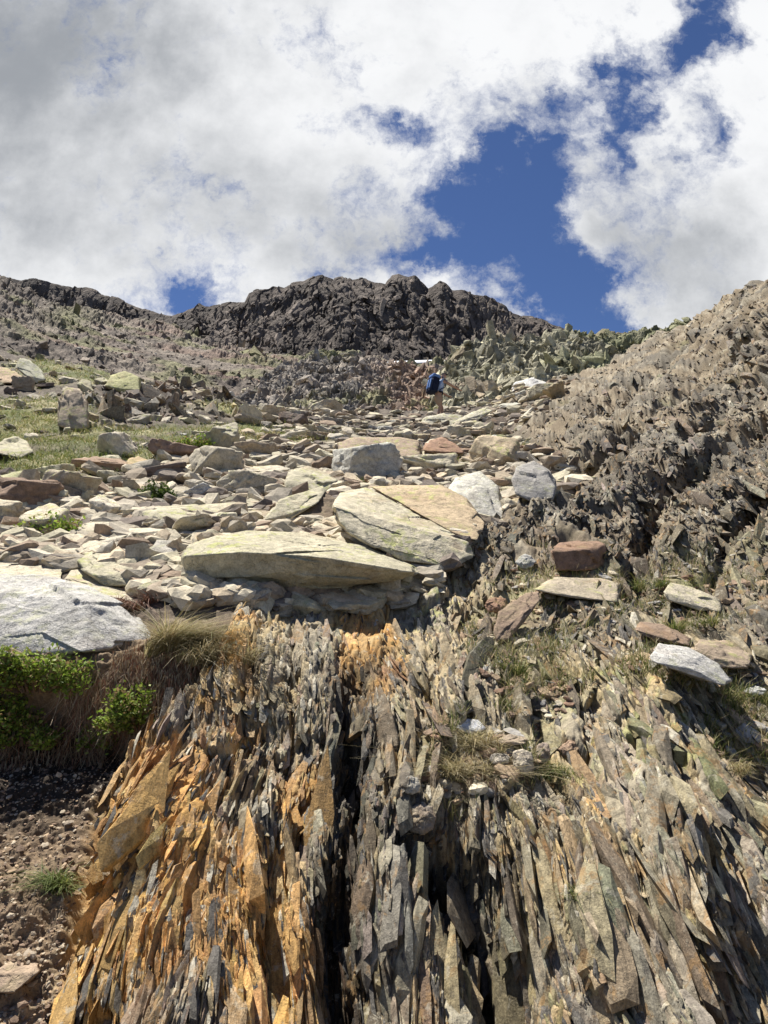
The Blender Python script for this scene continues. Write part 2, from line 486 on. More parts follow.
warp = np.stack([fbm(Bs * 1.3, 3), fbm(Bs * 1.3 + 40, 3)], -1)
warp2 = fbm(Bs * np.array([9, 3.5, 3.5], f32) + 9, 3)
wl = perlin(Bs * 0.75 + 71)
c = B[..., 0] + 0.05 * B[..., 2] + 0.11 * wl + 0.03 * warp[..., 0] + 0.004 * warp2
s = B[..., 1] * 0.75 + B[..., 2] * 0.8 + 0.25 * warp[..., 1] + 0.05 * warp2
wz = fbm(Bs * 22 + 3, 3)
c2, s2 = c + 0.006 * wz, s + 0.02 * wz
b0, q0 = fins(c, s, 0.26, 1.1, 3)
b1, q1 = shards(c2, s2, 0.15, 0.60, 103, 1.0, .2, .62)
b2, q2 = shards(c2, s2, 0.062, 0.30, 113, 1.2, .25, .62)
b3, q3 = shards(c2, s2, 0.026, 0.12, 123, 1.2, .3, .55)
d_near = 0.10 * (b0 - 0.5) + 0.085 * (b1 - 0.5) + 0.026 * (b2 - 0.5) + 0.008 * (b3 - 0.5) + 0.20 * warp[..., 0] + 0.014 * fbm(Bs * 14, 3) + 0.006 * wz
d_near *= lerp(.5, 1.0, np.maximum(smooth(600, 700, PY), smooth(400, 470, PX)))
# rib: blocky fractured rock
wr = fbm(Bs * 2.6 + 3, 4)
cr_ = B[..., 0] * 0.9 + 0.55 * B[..., 2] + 0.45 * fbm(Bs * 0.5 + 3, 3) + 0.09 * wr
sr_ = B[..., 1] * 0.8 + B[..., 2] * 0.6 + 0.5 * fbm(Bs * 0.7, 3) + 0.12 * wr
a1, u1 = shards(cr_, sr_, 0.85, 2.0, 143, 0.9)
a2, u2 = shards(cr_, sr_, 0.34, 0.80, 153, 1.1)
a3, u3 = shards(cr_, sr_, 0.14, 0.30, 163, 1.2)
a4, u4 = shards(cr_, sr_, 0.065, 0.12, 173, 1.2)
rn = fbm(Bs * 0.45 + 11, 5, 0.55, True)
rn2 = fbm(Bs * 1.6 + 31, 4, 0.6, True)
d_rib = 0.16 * (a1 - 0.5) + 0.07 * (a2 - 0.5) + 0.62 * (rn - 0.35) + 0.18 * rn2
for g_, dp, wd in (([(775, 332), (705, 384), (645, 432), (588, 474)], .7, 8), ([(775, 432), (695, 470), (655, 520), (632, 600)], .6, 11), ([(775, 380), (720, 420), (690, 450)], .4, 6), ([(690, 345), (640, 392), (590, 420)], .5, 6), ([(775, 500), (735, 540), (715, 590)], .5, 9)):
    d_rib -= dp * np.exp(-(polyline_dist(PX + 12 * wr, PY + 10 * wr, g_) / wd) ** 2)
d_rib = .3 * d_rib + .7 * blur(d_rib, 1, 2) + 0.03 * (a3 - 0.5) + 0.012 * (a4 - .5)
d_rib *= lerp(0.5, 1.0, smooth(6.5, 10, Y))
grav = fbm(Bs * 7, 4); 
d_soil = 0.06 * grav + 0.10 * fbm(Bs * 1.2 + 3, 3) + .05 * fbm(Bs * 18 + 3, 3)
d_fld = (0.22 * fbm(Bs * 0.55 + 8, 3) + 0.09 * fbm(Bs * 3.5 + 2, 3)) * smooth(5, 8, Y) + 0.03 * grav
fld = smooth(650, 600, PY)
d = lerp(lerp(d_soil, d_fld, fld), lerp(d_rib, d_near, near), S)
d = lerp(d, d * 0.55 + 0.02, ledge * S)
# dark clefts cut into the outcrop
cle = polyline_dist(PX + 22 * warp2 + 16 * warp[..., 0], PY, [(402, 596), (372, 640), (352, 690), (350, 760), (352, 830), (338, 900), (336, 960), (345, 1060)])
cl2 = polyline_dist(PX + 22 * warp2 + 16 * warp[..., 0], PY, [(425, 838), (455, 880), (478, 930), (498, 990), (510, 1060)])
cl3 = polyline_dist(PX + 8 * warp2, PY, [(300, 800), (302, 860), (322, 930)])
d -= S * (0.30 * np.exp(-(cle / 12) ** 2) * smooth(600, 760, PY) + 0.5 * np.exp(-(cl2 / 30) ** 2) * smooth(815, 860, PY) + 0.10 * np.exp(-(cl3 / 8) ** 2))
# overhanging turf ledge above the second cleft, eroded bank on the soil side
bank = np.exp(-((PY - 735 - 12 * warp[..., 0]) / 34) ** 2) * smooth(240, 190, PX)
d -= (1 - S) * 0.28 * bank
d += (1 - S) * 0.10 * np.exp(-((PY - 672) / 28) ** 2) * smooth(250, 190, PX)
# big gently curved forms of the outcrop: left flank rises as a rib, right block too
d += S * near * (0.16 * np.exp(-(((PX - 190) / 70) ** 2)) + 0.16 * np.exp(-(((PX - 640) / 80) ** 2)) - 0.08 * np.exp(-(((PX - 60) / 50) ** 2)))
d -= S * near * 0.10 * smooth(650, 600, PY)
disp_dir = nrm + np.array([0, -0.05, 0.12]); disp_dir /= np.linalg.norm(disp_dir, axis=-1)[..., None]
d = 0.35 * d + 0.65 * blur(d, 1, 1)
Pn = B + disp_dir * d[..., None]
# colours (real stone, soil and turf colours, plus shade painted into the clefts)
def C(*v): return np.array(v, f32)
GREY, DGREY, TAN, ORNG, RUST, PALE = C(.33, .285, .205), C(.13, .115, .09), C(.46, .36, .20), C(.56, .31, .09), C(.27, .14, .075), C(.52, .475, .37)
SOIL, DSOIL, STRAW, TURF, LICH = C(.215, .155, .098), C(.045, .034, .025), C(.38, .30, .19), C(.15, .17, .06), C(.42, .42, .16)
om = np.zeros_like(PX)
for (x, y, rx, ry, a) in [(130, 900, 105, 160, 1.15), (260, 960, 95, 120, 1.0), (215, 730, 60, 70, .45), (300, 810, 40, 90, .5), (368, 645, 34, 72, 1.15), (235, 650, 20, 40, 1.0), (650, 950, 60, 90, .36), (590, 780, 22, 80, .30), (740, 790, 30, 70, .32)]:
    om = np.maximum(om, a * np.exp(-(((PX - x) / rx) ** 2 + ((PY - y) / ry) ** 2)))
on = fbm(Bs * 3.2 + 77, 4)
o_amt = smooth(0.20, 0.58, om + 0.6 * on + 0.22 * (q1 - 0.5) + 0.15 * (q2 - .5))
colr = lerp(GREY, TAN, smooth(0.25, 0.8, q1 * 0.5 + q2 * 0.5 + 0.4 * on)[..., None])
colr = lerp(colr, DGREY, (smooth(0.66, 0.9, q3 * .55 + q2 * .45) * 0.8)[..., None])
colr = lerp(colr, PALE, (smooth(0.80, 0.97, 1 - q3) * 0.6)[..., None])
lightor = lerp(ORNG, C(.55, .40, .19), smooth(-0.1, 0.4, fbm(Bs * 5 + 7, 3))[..., None])
colr = lerp(colr, lightor, (o_amt * 0.85)[..., None])
colr = lerp(colr, RUST, (smooth(0.1, 0.4, fbm(Bs * 2.2 + 90, 4)) * smooth(0.05, 0.4, om) * 0.55)[..., None])
lm = np.zeros_like(PX)
for (x, y, rx, ry) in [(650, 760, 70, 90), (540, 640, 60, 50), (450, 600, 50, 40), (600, 690, 60, 40)]:
    lm = np.maximum(lm, np.exp(-(((PX - x) / rx) ** 2 + ((PY - y) / ry) ** 2)))
colr = lerp(colr, LICH, (smooth(0.18, 0.4, fbm(Bs * 9 + 50, 4) + 0.25 * lm - 0.1) * lm * 0.8)[..., None])
shadowed = np.clip(1.25 * np.exp(-(cle / 27) ** 2) * smooth(600, 690, PY) + 0.9 * np.exp(-(cl2 / 36) ** 2), 0, 1) * smooth(-.5, .2, on + .25)
colr = lerp(colr, C(.035, .032, .03), (shadowed * 0.8)[..., None])  # shadow of both clefts painted into the stone colour
BRN, BRN2, GRB = C(.19, .15, .10), C(.27, .22, .148), C(.145, .128, .10)
ribc = lerp(BRN, BRN2, smooth(0.3, 0.8, u2 * .5 + u3 * .5)[..., None])
ribc = lerp(ribc, GRB, smooth(0.45, 0.85, u1 * .5 + .5 * rn)[..., None])
ribc = lerp(ribc, C(.36, .32, .24), (smooth(0.75, 0.95, u3) * .6)[..., None])
ribc = lerp(ribc, C(.26, .25, .12), (smooth(0.25, 0.5, fbm(Bs * 0.9 + 21, 4)) * .45)[..., None])
soilc = lerp(SOIL, STRAW, smooth(0.0, 0.5, fbm(Bs * 2.5 + 4, 4))[..., None])
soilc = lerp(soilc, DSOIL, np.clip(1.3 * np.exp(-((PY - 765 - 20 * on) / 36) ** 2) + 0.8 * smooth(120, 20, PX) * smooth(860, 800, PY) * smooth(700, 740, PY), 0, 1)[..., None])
turf = np.zeros_like(PX)
for (x, y, rx, ry) in [(30, 415, 60, 18), (50, 437, 90, 14), (180, 437, 110, 8), (60, 464, 75, 14), (50, 372, 50, 12), (105, 378, 35, 8), (400, 460, 58, 6), (250, 430, 50, 7), (120, 455, 40, 8), (230, 412, 40, 6), (30, 485, 40, 7), (95, 486, 26, 6), (310, 440, 30, 5), (490, 440, 30, 6), (215, 470, 26, 6)]:
    turf = np.maximum(turf, np.exp(-(((PX - x) / rx) ** 2 + ((PY - y) / ry) ** 2) ** 2))
turf *= smooth(-0.25, 0.15, fbm(Bs * 1.0 + 60, 4) + 0.12)
tc = lerp(TURF, C(.37, .33, .18), smooth(-0.15, 0.35, fbm(Bs * 0.9 + 33, 4))[..., None])
fldc = lerp(C(.075, .058, .046), C(.17, .14, .105), smooth(-0.2, 0.4, fbm(Bs * 4 + 6, 4))[..., None])
fldc = lerp(fldc, tc, turf[..., None])
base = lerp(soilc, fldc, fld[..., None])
# rocky edge at the left back
lr = np.exp(-(((PX - 170) / 90) ** 2 + ((PY - 402) / 22) ** 2) ** 2)
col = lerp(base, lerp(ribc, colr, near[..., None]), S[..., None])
ledc = lerp(C(.24, .19, .13), C(.33, .31, .16), smooth(-0.1, 0.3, fbm(Bs * 3 + 15, 3))[..., None])
col = lerp(col, ledc, (ledge * S * 0.75)[..., None])
turf_mask = turf
Pn += (nrm * (lr * (0.5 * (fbm(Bs * 0.9 + 1, 4, 0.5, True) - 0.3)))[..., None])
# back skirt: the ground goes on falling away behind its crest
sk = []
skc = []
for k, (dy, dz) in enumerate([(0.6, 0.02), (2.0, -0.4), (6.0, -2.2), (14.0, -6.0)]):
    q = Pn[-1].copy(); q[:, 1] += dy; q[:, 2] += dz; q[:, 0] += dy * 0.25 * np.clip(q[:, 0] / 10, -1, 1)
    sk.append(q); skc.append(col[-1])
Pfull = np.concatenate([Pn, np.array(sk)], 0); Cfull = np.concatenate([col, np.array(skc)], 0)
nr, nc = Pfull.shape[:2]
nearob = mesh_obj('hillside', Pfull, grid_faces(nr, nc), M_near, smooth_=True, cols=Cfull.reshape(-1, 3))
tag(nearob, 'steep mountain slope of upright schist plates, soil and turf', kind='structure')

def gidx(px, py):
    j = int(np.clip(np.searchsorted(xs, 384 + (px - 384) / float(fan(py))), 0, len(xs) - 1))
    colpy = PY[:, j]
    i = len(colpy) - 1 - np.clip(np.searchsorted(colpy[::-1], py), 0, len(colpy) - 1)
    return i, j

def ground(px, py):
    i, j = gidx(px, py)
    return Pn[i, j].copy(), nrm[i, j].copy()

# plates of schist standing out of the slope
def pick_on_slope(n, x0, x1, y0, y1, maskf, seed):
    r = np.random.default_rng(seed)
    px = r.uniform(x0, x1, n); py = r.uniform(y0, y1, n)
    jj = np.clip(np.searchsorted(xs, 384 + (px - 384) / fan(py)), 0, len(xs) - 1)
    cpy = PY[:, jj]                                     # rows x n, decreasing
    ii = len(tt) - 1 - np.clip((cpy < py[None]).sum(0), 0, len(tt) - 1)
    ii = np.clip(ii, 2, len(tt) - 3)
    keep = (py > cpy[-1]) & (r.random(n) < maskf(ii, jj))
    return ii[keep], jj[keep]
dg = C(.115, .105, .09)
def plate_set(n, box, maskf, tr, wr_, lr_, seed, zoom=0.0, palette=True, dim=.86, **kw):
    ii, jj = pick_on_slope(n, *box, maskf, seed); r = np.random.default_rng(seed + 500); m = len(ii)
    z = (1 + zoom * (Y[ii, jj] / 10.0 - 1)) if zoom else np.ones(m)
    lng = lr_[0] + (lr_[1] - lr_[0]) * r.random(m) ** 1.8
    k_ = lng / lr_[1]
    dims_ = np.stack([r.uniform(*tr, m) * (.4 + .6 * k_), r.uniform(*wr_, m) * (.4 + .6 * k_), lng], -1) * z[:, None]
    cc = col[ii, jj] * (dim if seed > 305 else lerp(.70, .95, smooth(.3, .7, om[ii, jj]))[:, None]) * r.uniform(.62, 1.3, (m, 1)) * (1 + r.normal(size=(m, 3)) * .04)
    u = r.random((m, 1))
    if seed < 305: u = u + (om[ii, jj] > .45)[:, None] * .08 * (u < .2)
    if palette:
        cc = np.where(u < .20, dg * r.uniform(.7, 1.3, (m, 1)), cc); cc = cc * (1 - .6 * np.clip(np.exp(-(cl2[ii, jj] / 34) ** 2) * (PY[ii, jj] > 830) + np.exp(-(cle[ii, jj] / 16) ** 2) * smooth(600, 680, PY[ii, jj]), 0, 1))[:, None] if palette else cc  # plates along the clefts darkened further, shade put into their colour
        cc = np.where((u > .90) & (cc.mean(1, keepdims=True) > .13), C(.43, .39, .30) * r.uniform(.8, 1.15, (m, 1)), cc)
    nn_ = blurred_n[ii, jj]
    return shard_geo(Pn[ii, jj], nn_, dims_, np.clip(cc, .01, .8), seed=seed, **kw)
blurred_n = unit(np.stack([blur(nrm[..., k], 4, 2) for k in range(3)], -1))
hold = np.zeros_like(PX)
for (x, y, rx, ry) in [(578, 558, 30, 18), (516, 617, 24, 27), (577, 590, 48, 16), (692, 597, 32, 17), (691, 665, 44, 24), (664, 633, 30, 15), (720, 654, 34, 17), (535, 482, 28, 26), (477, 500, 36, 30), (470, 727, 20, 11), (535, 755, 50, 24), (525, 562, 13, 11), (410, 525, 82, 46), (300, 556, 122, 30), (440, 405, 26, 24), (530, 386, 24, 14), (570, 390, 20, 12)]:
    hold = np.maximum(hold, (((PX - x) / rx) ** 2 + ((PY - y) / ry) ** 2 < 1).astype(float))
mk_near = lambda i, j: (1 - hold[i, j]) * S[i, j] * near[i, j] * (1 - .4 * ledge[i, j]) * (1 - .8 * np.exp(-(cl2[i, j] / 22) ** 2) * (PY[i, j] > 835)) * (1 - .5 * np.exp(-(cle[i, j] / 12) ** 2))
mk_rib = lambda i, j: (1 - hold[i, j]) * S[i, j] * np.clip(1 - near[i, j], 0, 1) * (1 - .3 * ledge[i, j])
parts_ = [
    plate_set(420, (20, 800, 590, 1090), lambda i, j: mk_near(i, j) * (.25 + .75 * smooth(330, 480, PX[i, j])), (.05, .11), (.15, .30), (.30, .80), 300, yaw=25, sink=.5, face=60, phi=(-8, 10), lean=.5, palette=False),
    plate_set(1000, (20, 800, 590, 1090), lambda i, j: mk_near(i, j) * (.5 + .5 * smooth(330, 480, PX[i, j])), (.03, .07), (.10, .22), (.20, .60), 301, yaw=25, sink=.45, face=58, phi=(-7, 9), lean=.5, palette=False),
    plate_set(4800, (20, 800, 580, 1090), mk_near, (.012, .035), (.05, .12), (.09, .34), 302, yaw=28, sink=.34, face=58, phi=(-8, 13), lean=.5),
    plate_set(21000, (20, 800, 575, 1090), mk_near, (.006, .02), (.022, .065), (.035, .13), 303, yaw=34, sink=.22, face=55, phi=(-8, 17), lean=.5),
]
v_, f_, c_ = join_geo(parts_)
tag(mesh_obj('schist_outcrop', v_, f_, M_schist, cols=c_), 'upright broken schist plates stained orange, with a dark cleft', kind='structure')
parts_ = [
    plate_set(1900, (430, 930, 190, 720), mk_rib, (.06, .16), (.12, .32), (.30, 1.0), 311, zoom=.42, dim=.62, palette=False, yaw=25, sink=.55, loose=.12, phi=(-6, 14), up=(.2, .95, .4), face=50, yfreq=.6),
    plate_set(1100, (430, 930, 190, 720), mk_rib, (.04, .10), (.10, .24), (.5, 1.3), 314, zoom=.4, dim=.66, palette=False, yaw=16, sink=.72, loose=.03, phi=(-4, 7), up=(.12, 1, .35), face=35, yfreq=.5),
    plate_set(18500, (430, 930, 190, 720), mk_rib, (.025, .07), (.05, .14), (.12, .42), 312, zoom=.45, dim=.66, palette=True, yaw=30, sink=.42, loose=.14, phi=(-6, 14), up=(.2, .95, .4), face=50, yfreq=.8),
    plate_set(56000, (430, 930, 190, 720), mk_rib, (.012, .035), (.025, .075), (.05, .19), 313, zoom=.45, dim=.66, palette=True, yaw=40, sink=.26, loose=.2, phi=(-6, 22), up=(.2, .95, .4), face=45, yfreq=1.0),
]
v_, f_, c_ = join_geo(parts_)
tag(mesh_obj('rocky_rib', v_, f_, M_schist, cols=c_), 'long rib of fractured brown schist falling from the skyline', kind='structure')
# rocky edge above the meadow
mk_edge = lambda i, j: np.clip(lr[i, j] * 1.2 - .3, 0, 1)
v_, f_, c_ = join_geo([plate_set(500, (80, 270, 370, 430), mk_edge, (.25, .6), (.3, .8), (.5, 1.6), 321, palette=True, kind='block', yaw=50, loose=.5, sink=.35), plate_set(2200, (80, 270, 370, 430), mk_edge, (.1, .25), (.1, .3), (.15, .6), 322, kind='block', yaw=50, loose=.5, sink=.3)])
tag(mesh_obj('rocky_edge', v_, f_, M_schist, cols=c_ * np.array([1.7, 1.65, 1.5])), 'low craggy edge of broken rock above the meadow', kind='structure')

# ------------------------------------------------------------------ the slopes and crags behind
def layer(name, crest_pts, base_py, Yfun, mat, dispfun, colfun, step=1.0, nrow=200, skirt=((2, 0), (8, -6), (25, -25)), label=None, jag=0.0):
    cp = np.array(crest_pts, float)
    x = np.arange(cp[0, 0], cp[-1, 0] + .1, step)
    cy = np.interp(x, cp[:, 0], cp[:, 1])
    t = np.linspace(0, 1, nrow)
    by = base_py(x) if callable(base_py) else np.full_like(x, base_py)
    px = np.broadcast_to(x[None], (nrow, len(x))).copy()
    py = by[None] + (cy - by)[None] * t[:, None]
    T = np.broadcast_to(t[:, None], px.shape)
    Yv = Yfun(px, py, T)
    P = at(px, py, Yv)
    n = normals(P)
    dd = dispfun(P.astype(f32), px, py, T)
    cc = colfun(P.astype(f32), px, py, T, dd)
    P = P + n * dd[..., None]
    ex = [P]; ec = [cc]
    for dy, dz in skirt:
        q = P[-1:].copy(); q[..., 1] += dy; q[..., 2] += dz; q[..., 0] += dy * q[..., 0] / q[..., 1]
        ex.append(q); ec.append(cc[-1:])
    P2 = np.concatenate(ex, 0); c2 = np.concatenate(ec, 0)
    o = mesh_obj(name, P2, grid_faces(*P2.shape[:2]), mat, cols=c2.reshape(-1, 3))
    tag(o, label, kind='structure')
    layer.last = (P, n, cc, px, py)
    return o, P, n, px, py
def layer_shards(name, label, mat, specs, seed, maskf=None, cmul=1.0, up=(0, .3, 1)):
    P, n, cc, px, py = layer.last; r = np.random.default_rng(seed); out = []
    nb = unit(np.stack([blur(n[..., k], 4, 2) for k in range(3)], -1))
    for cnt, dm, kind, kw in specs:
        kw = dict(kw); i = r.integers(3, P.shape[0] - kw.pop('top', 2), cnt); j = r.integers(2, P.shape[1] - 2, cnt)
        if maskf is not None:
            k = r.random(cnt) < maskf(px[i, j], py[i, j]); i, j = i[k], j[k]
        m = len(i); lng = dm[2][0] + (dm[2][1] - dm[2][0]) * r.random(m) ** 1.8; q = .4 + .6 * lng / dm[2][1]
        sc = P[i, j][:, 1] / np.median(P[..., 1])
        dims_ = np.stack([r.uniform(*dm[0], m) * q, r.uniform(*dm[1], m) * q, lng], -1) * sc[:, None]
        c_ = np.clip(cc[i, j] * cmul * r.uniform(.6, 1.6, (m, 1)), .01, .8)
        out.append(shard_geo(P[i, j], nb[i, j], dims_, c_, kind=kind, seed=seed + len(out), up=up, **kw))
    v_, f_, c_ = join_geo(out)
    o = mesh_obj(name, v_, f_, mat, cols=c_); tag(o, label, kind='structure')
    return o

# rocky hump in the middle
def crag_disp(k, amp):
    def f(P, px, py, T):
        c = P[..., 0] + 0.3 * P[..., 2] + 0.9 * fbm(P * 0.25 * k, 3); s = P[..., 1] * .6 + P[..., 2] + 0.8 * fbm(P * 0.3 * k + 9, 3)
        w_ = fbm(P * 1.3 * k, 3) * .25
        p1, _ = shards(c + w_, s + w_, 1.9 / k, 2.6 / k, 71); p2, _ = shards(c + w_, s - w_, 0.75 / k, 1.1 / k, 81); p3, _ = shards(c + w_ * .4, s, .3 / k, .42 / k, 91)
        return amp * (0.5 * (p1 - .5) + 0.12 * (p2 - .5) + .04 * (p3 - .5) + 0.9 * (fbm(P * 0.3 * k, 5, 0.55, True) - 0.3))
    return f
def hump_col(P, px, py, T, d):
    a = fbm(P * 0.6, 4)
    c = lerp(C(.20, .18, .155), C(.33, .28, .22), smooth(-.3, .4, a)[..., None])
    r = smooth(345, 420, px + 30 * a)
    c = lerp(c, C(.30, .20, .14), (r * .75)[..., None])
    return lerp(c, C(.25, .25, .11), (smooth(.1, .35, fbm(P * .3 + 8, 4)) * .7)[..., None])
layer('rocky_hill', [(225, 412), (245, 398), (265, 384), (285, 371), (302, 362), (320, 356), (338, 357), (352, 354), (370, 359), (392, 361), (415, 369), (445, 379), (475, 392), (500, 404)], 432,
      lambda px, py, T: 38 + 16 * T ** 1.2, M_mid, crag_disp(1.0, 1.0), hump_col, 0.8, 150, label='low dark rocky hump behind the boulder field')
layer_shards('broken_rock', 'broken blocks on the low rocky hump', M_mid, [(2200, ((.25, .6), (.3, .8), (.5, 1.5)), 'block', dict(yaw=50, loose=.4, sink=.4)), (6000, ((.1, .28), (.12, .35), (.2, .6)), 'block', dict(yaw=50, loose=.4, sink=.3))], 401, lambda x, y: smooth(470, 380, x + 40 * np.sin(y * .3)) * .8 + .2, 1.15)
# green tinted crag beyond the hiker
def green_col(P, px, py, T, d):
    a = fbm(P * 0.5 + 5, 4)
    c = lerp(C(.21, .195, .14), C(.42, .39, .27), smooth(-.35, .4, a)[..., None])
    g = smooth(-.05, .25, fbm(P * .22 + 18, 4) + .35 * smooth(520, 620, px) - .1) * smooth(.3, .9, T)
    c = lerp(c, C(.165, .17, .085), (g * .8)[..., None])
    return lerp(c, C(.30, .22, .15), (smooth(.2, .5, fbm(P * .4 + 28, 3)) * .6)[..., None])
layer('rocky_crag', [(395, 425), (412, 412), (425, 398), (436, 388), (447, 372), (455, 359), (466, 350), (480, 346), (498, 343), (520, 345), (540, 339), (560, 338), (580, 340), (600, 341), (618, 338), (640, 332), (652, 326), (662, 329), (676, 326), (692, 330), (720, 336), (780, 345)], 440,
      lambda px, py, T: 35 + 15 * T ** 1.3, M_mid, crag_disp(0.8, 1.05), green_col, 0.8, 170, label='greenish craggy outcrop beyond the hiker')
layer_shards('broken_rock', 'upright lichen-grey blocks of the greenish crag', M_mid, [(2600, ((.4, .9), (.4, 1.0), (.7, 2.2)), 'block', dict(yaw=50, loose=.35, sink=.5)), (6500, ((.15, .4), (.16, .45), (.25, .8)), 'block', dict(yaw=50, loose=.35, sink=.4))], 411, lambda x, y: 1 - .75 * smooth(540, 640, x + 60 * np.sin(x * .06)) , 1.15)
# far scree slope
def far_y(px, py, T):
    return np.exp(lerp(math.log(33.0), np.log(np.interp(px, [-260, 0, 160, 300, 500, 700], [150, 175, 225, 262, 262, 240])), T ** 1.15))
def far_disp(P, px, py, T):
    k = (P[..., 1] / 100)
    c = P[..., 0] + 1.5 * fbm(P * .08, 3)
    return k * (2.6 * fbm(P * .035, 4) + 2.2 * (fbm(P * .12 + 5, 5, .62, True) - .3) * smooth(-.1, .3, fbm(P * .03 + 40, 3) + .25 * smooth(60, 0, px)) + 0.5 * fbm(P * .7, 3))
def far_col(P, px, py, T, d):
    a = fbm(P * .09, 5, .6)
    c = lerp(C(.13, .105, .085), C(.28, .235, .185), smooth(-.35, .4, a + .5 * fbm(P * .5, 3))[..., None])
    c = lerp(c, C(.25, .155, .115), (smooth(0, .3, fbm(P * .05 + 13, 4)) * .6 * .8)[..., None])
    g = smooth(.12, .34, fbm(P * .06 + 61, 4) + .12 * smooth(400, 370, py)) + np.exp(-(((px - 70) / 26) ** 2 + ((py - 318) / 9) ** 2))
    return lerp(c, C(.19, .19, .085), np.clip(g * .7, 0, 1)[..., None])
farob, farP, farN, farpx, farpy = layer('mountain_slope', [(-260, 240), (-60, 272), (0, 279), (18, 284), (30, 291), (60, 301), (100, 313), (130, 322), (160, 330), (230, 345), (290, 356), (350, 361), (440, 361), (520, 362), (700, 366)], 440,
      far_y, M_far, far_disp, far_col, 0.8, 240, skirt=((6, -1), (25, -10)), label='pale scree slope rising towards the dark cliffs')
layer_shards('broken_rock', 'rock bands and big blocks on the upper scree slope', M_far, [(2600, ((.5, 1.6), (.5, 1.8), (.8, 3.5)), 'block', dict(yaw=50, loose=.4, sink=.4)), (9000, ((.25, .6), (.25, .8), (.4, 1.3)), 'block', dict(yaw=50, loose=.4, sink=.3))], 421, lambda x, y: np.where(x < 480, .25 + .75 * smooth(-.1, .5, np.sin(x * .05 + y * .11) * .6 + np.sin(x * .021 - y * .19)), 0), 1.05)
# the summit cliffs
PEAK = [(-260, 215), (-150, 250), (-60, 268), (0, 277), (22, 281), (34, 279), (48, 281), (62, 284), (80, 287), (92, 288), (104, 295), (118, 297), (130, 304), (145, 309), (158, 314), (172, 317), (182, 312), (194, 308), (199, 303), (206, 307), (220, 304), (234, 302), (245, 303), (249, 293), (256, 289), (268, 288), (274, 284), (284, 286), (292, 282), (304, 281), (312, 276), (322, 275), (334, 278), (346, 276), (352, 281), (362, 279), (374, 283), (386, 284), (392, 276), (399, 274), (407, 277), (414, 276), (421, 283), (428, 291), (434, 288), (440, 282), (446, 285), (452, 291), (462, 291), (474, 296), (486, 296), (498, 303), (506, 307), (512, 314), (524, 317), (536, 319), (552, 326), (566, 329), (584, 336), (606, 341), (640, 350), (700, 362)]
def peak_y(px, py, T): return 268 + 44 * T ** 1.1 + 10 * np.sin(px / 37.0) * (1 - T) - 26 * np.exp(-((px - 330) / 70) ** 2) * (1 - T) + 16 * smooth(180, 60, px)
def peak_disp(P, px, py, T):
    Q = P * np.array([.06, .06, .022], f32)
    Q2 = P * np.array([.22, .22, .09], f32)
    w_ = 4 * fbm(P * .05, 3)
    p1, _ = shards(P[..., 0] + w_, P[..., 2] * 1.3 + w_ + .5 * P[..., 0], 11, 26, 201, 1.0); p2, _ = shards(P[..., 0] + w_, P[..., 2] * 1.3 - w_ - .3 * P[..., 0], 4.2, 9, 211, 1.1)
    e = lerp(1.0, .30, smooth(.75, 1.0, T))
    return e * (6.5 * fbm(Q * .8, 3) + 2.2 * (p1 - .5) + 1.0 * (p2 - .5) + 1.6 * fbm(Q2, 4))
def peak_col(P, px, py, T, d):
    a = fbm(P * np.array([.08, .08, .03], f32) + 3, 5)
    c = lerp(C(.09, .074, .062), C(.165, .135, .11), smooth(-.3, .4, a)[..., None])  # rock tone kept dark to stand in for cloud shadow
    return lerp(c, C(.13, .10, .085), (smooth(.25, .02, T) * .7)[..., None])
peakob, *_ = layer('mountain_ridge', PEAK, 382, peak_y, M_peak, peak_disp, peak_col, 0.7, 190, skirt=((10, -4), (40, -40), (60, -120)), label='dark jagged summit ridge of bare rock')

layer_shards('cliff_rock', 'steep fractured faces of the dark summit ridge', M_peak, [(1500, ((1.5, 3.5), (2.5, 5.5), (5, 15)), 'plate', dict(yaw=30, face=50, yfreq=.03, loose=.12, sink=.62, phi=(-8, 4), top=30)), (7000, ((.8, 1.8), (1.0, 2.4), (2, 6)), 'plate', dict(yaw=40, face=40, yfreq=.05, loose=.2, sink=.5, phi=(-8, 8), top=6))], 431, None, 1.1)
# snow left below the cliffs
def far_at(px, py):
    k = np.argmin((farpx - px) ** 2 + (farpy - py) ** 2); i, j = np.unravel_index(k, farpx.shape)
    return farP[i, j]
def snow():
    top = [(386, 361.6), (398, 360.9), (412, 360.6), (426, 360.0), (438, 359.6), (447, 360.2)]
    bot = [(386, 362.4), (398, 363.2), (412, 363.6), (426, 363.2), (438, 362.6), (447, 361.4)]
    V = []
    for (a, b), (c_, d_) in zip(top, bot):
        V += [at(a, b, 252.0), at((a + c_) / 2, (b + d_) / 2, 247.5), at(c_, d_, 246.0), at(c_, d_ + 1.5, 249.0), at(a, b + 1.2, 256.0)]
    V = np.array(V); Fq = []
    for i in range(len(top) - 1):
        for k in range(5):
            k2 = (k + 1) % 5
            Fq.append((i * 5 + k, i * 5 + k2, i * 5 + 5 + k2, i * 5 + 5 + k))
    m = cloth_mat('old_snow', (.82, .84, .87), .6, .6, .12)
    o = mesh_obj('snow', V, Fq, m, smooth_=True)
    tag(o, 'thin white strip of old snow below the dark cliffs', 'snow patch', kind='structure')
snow()

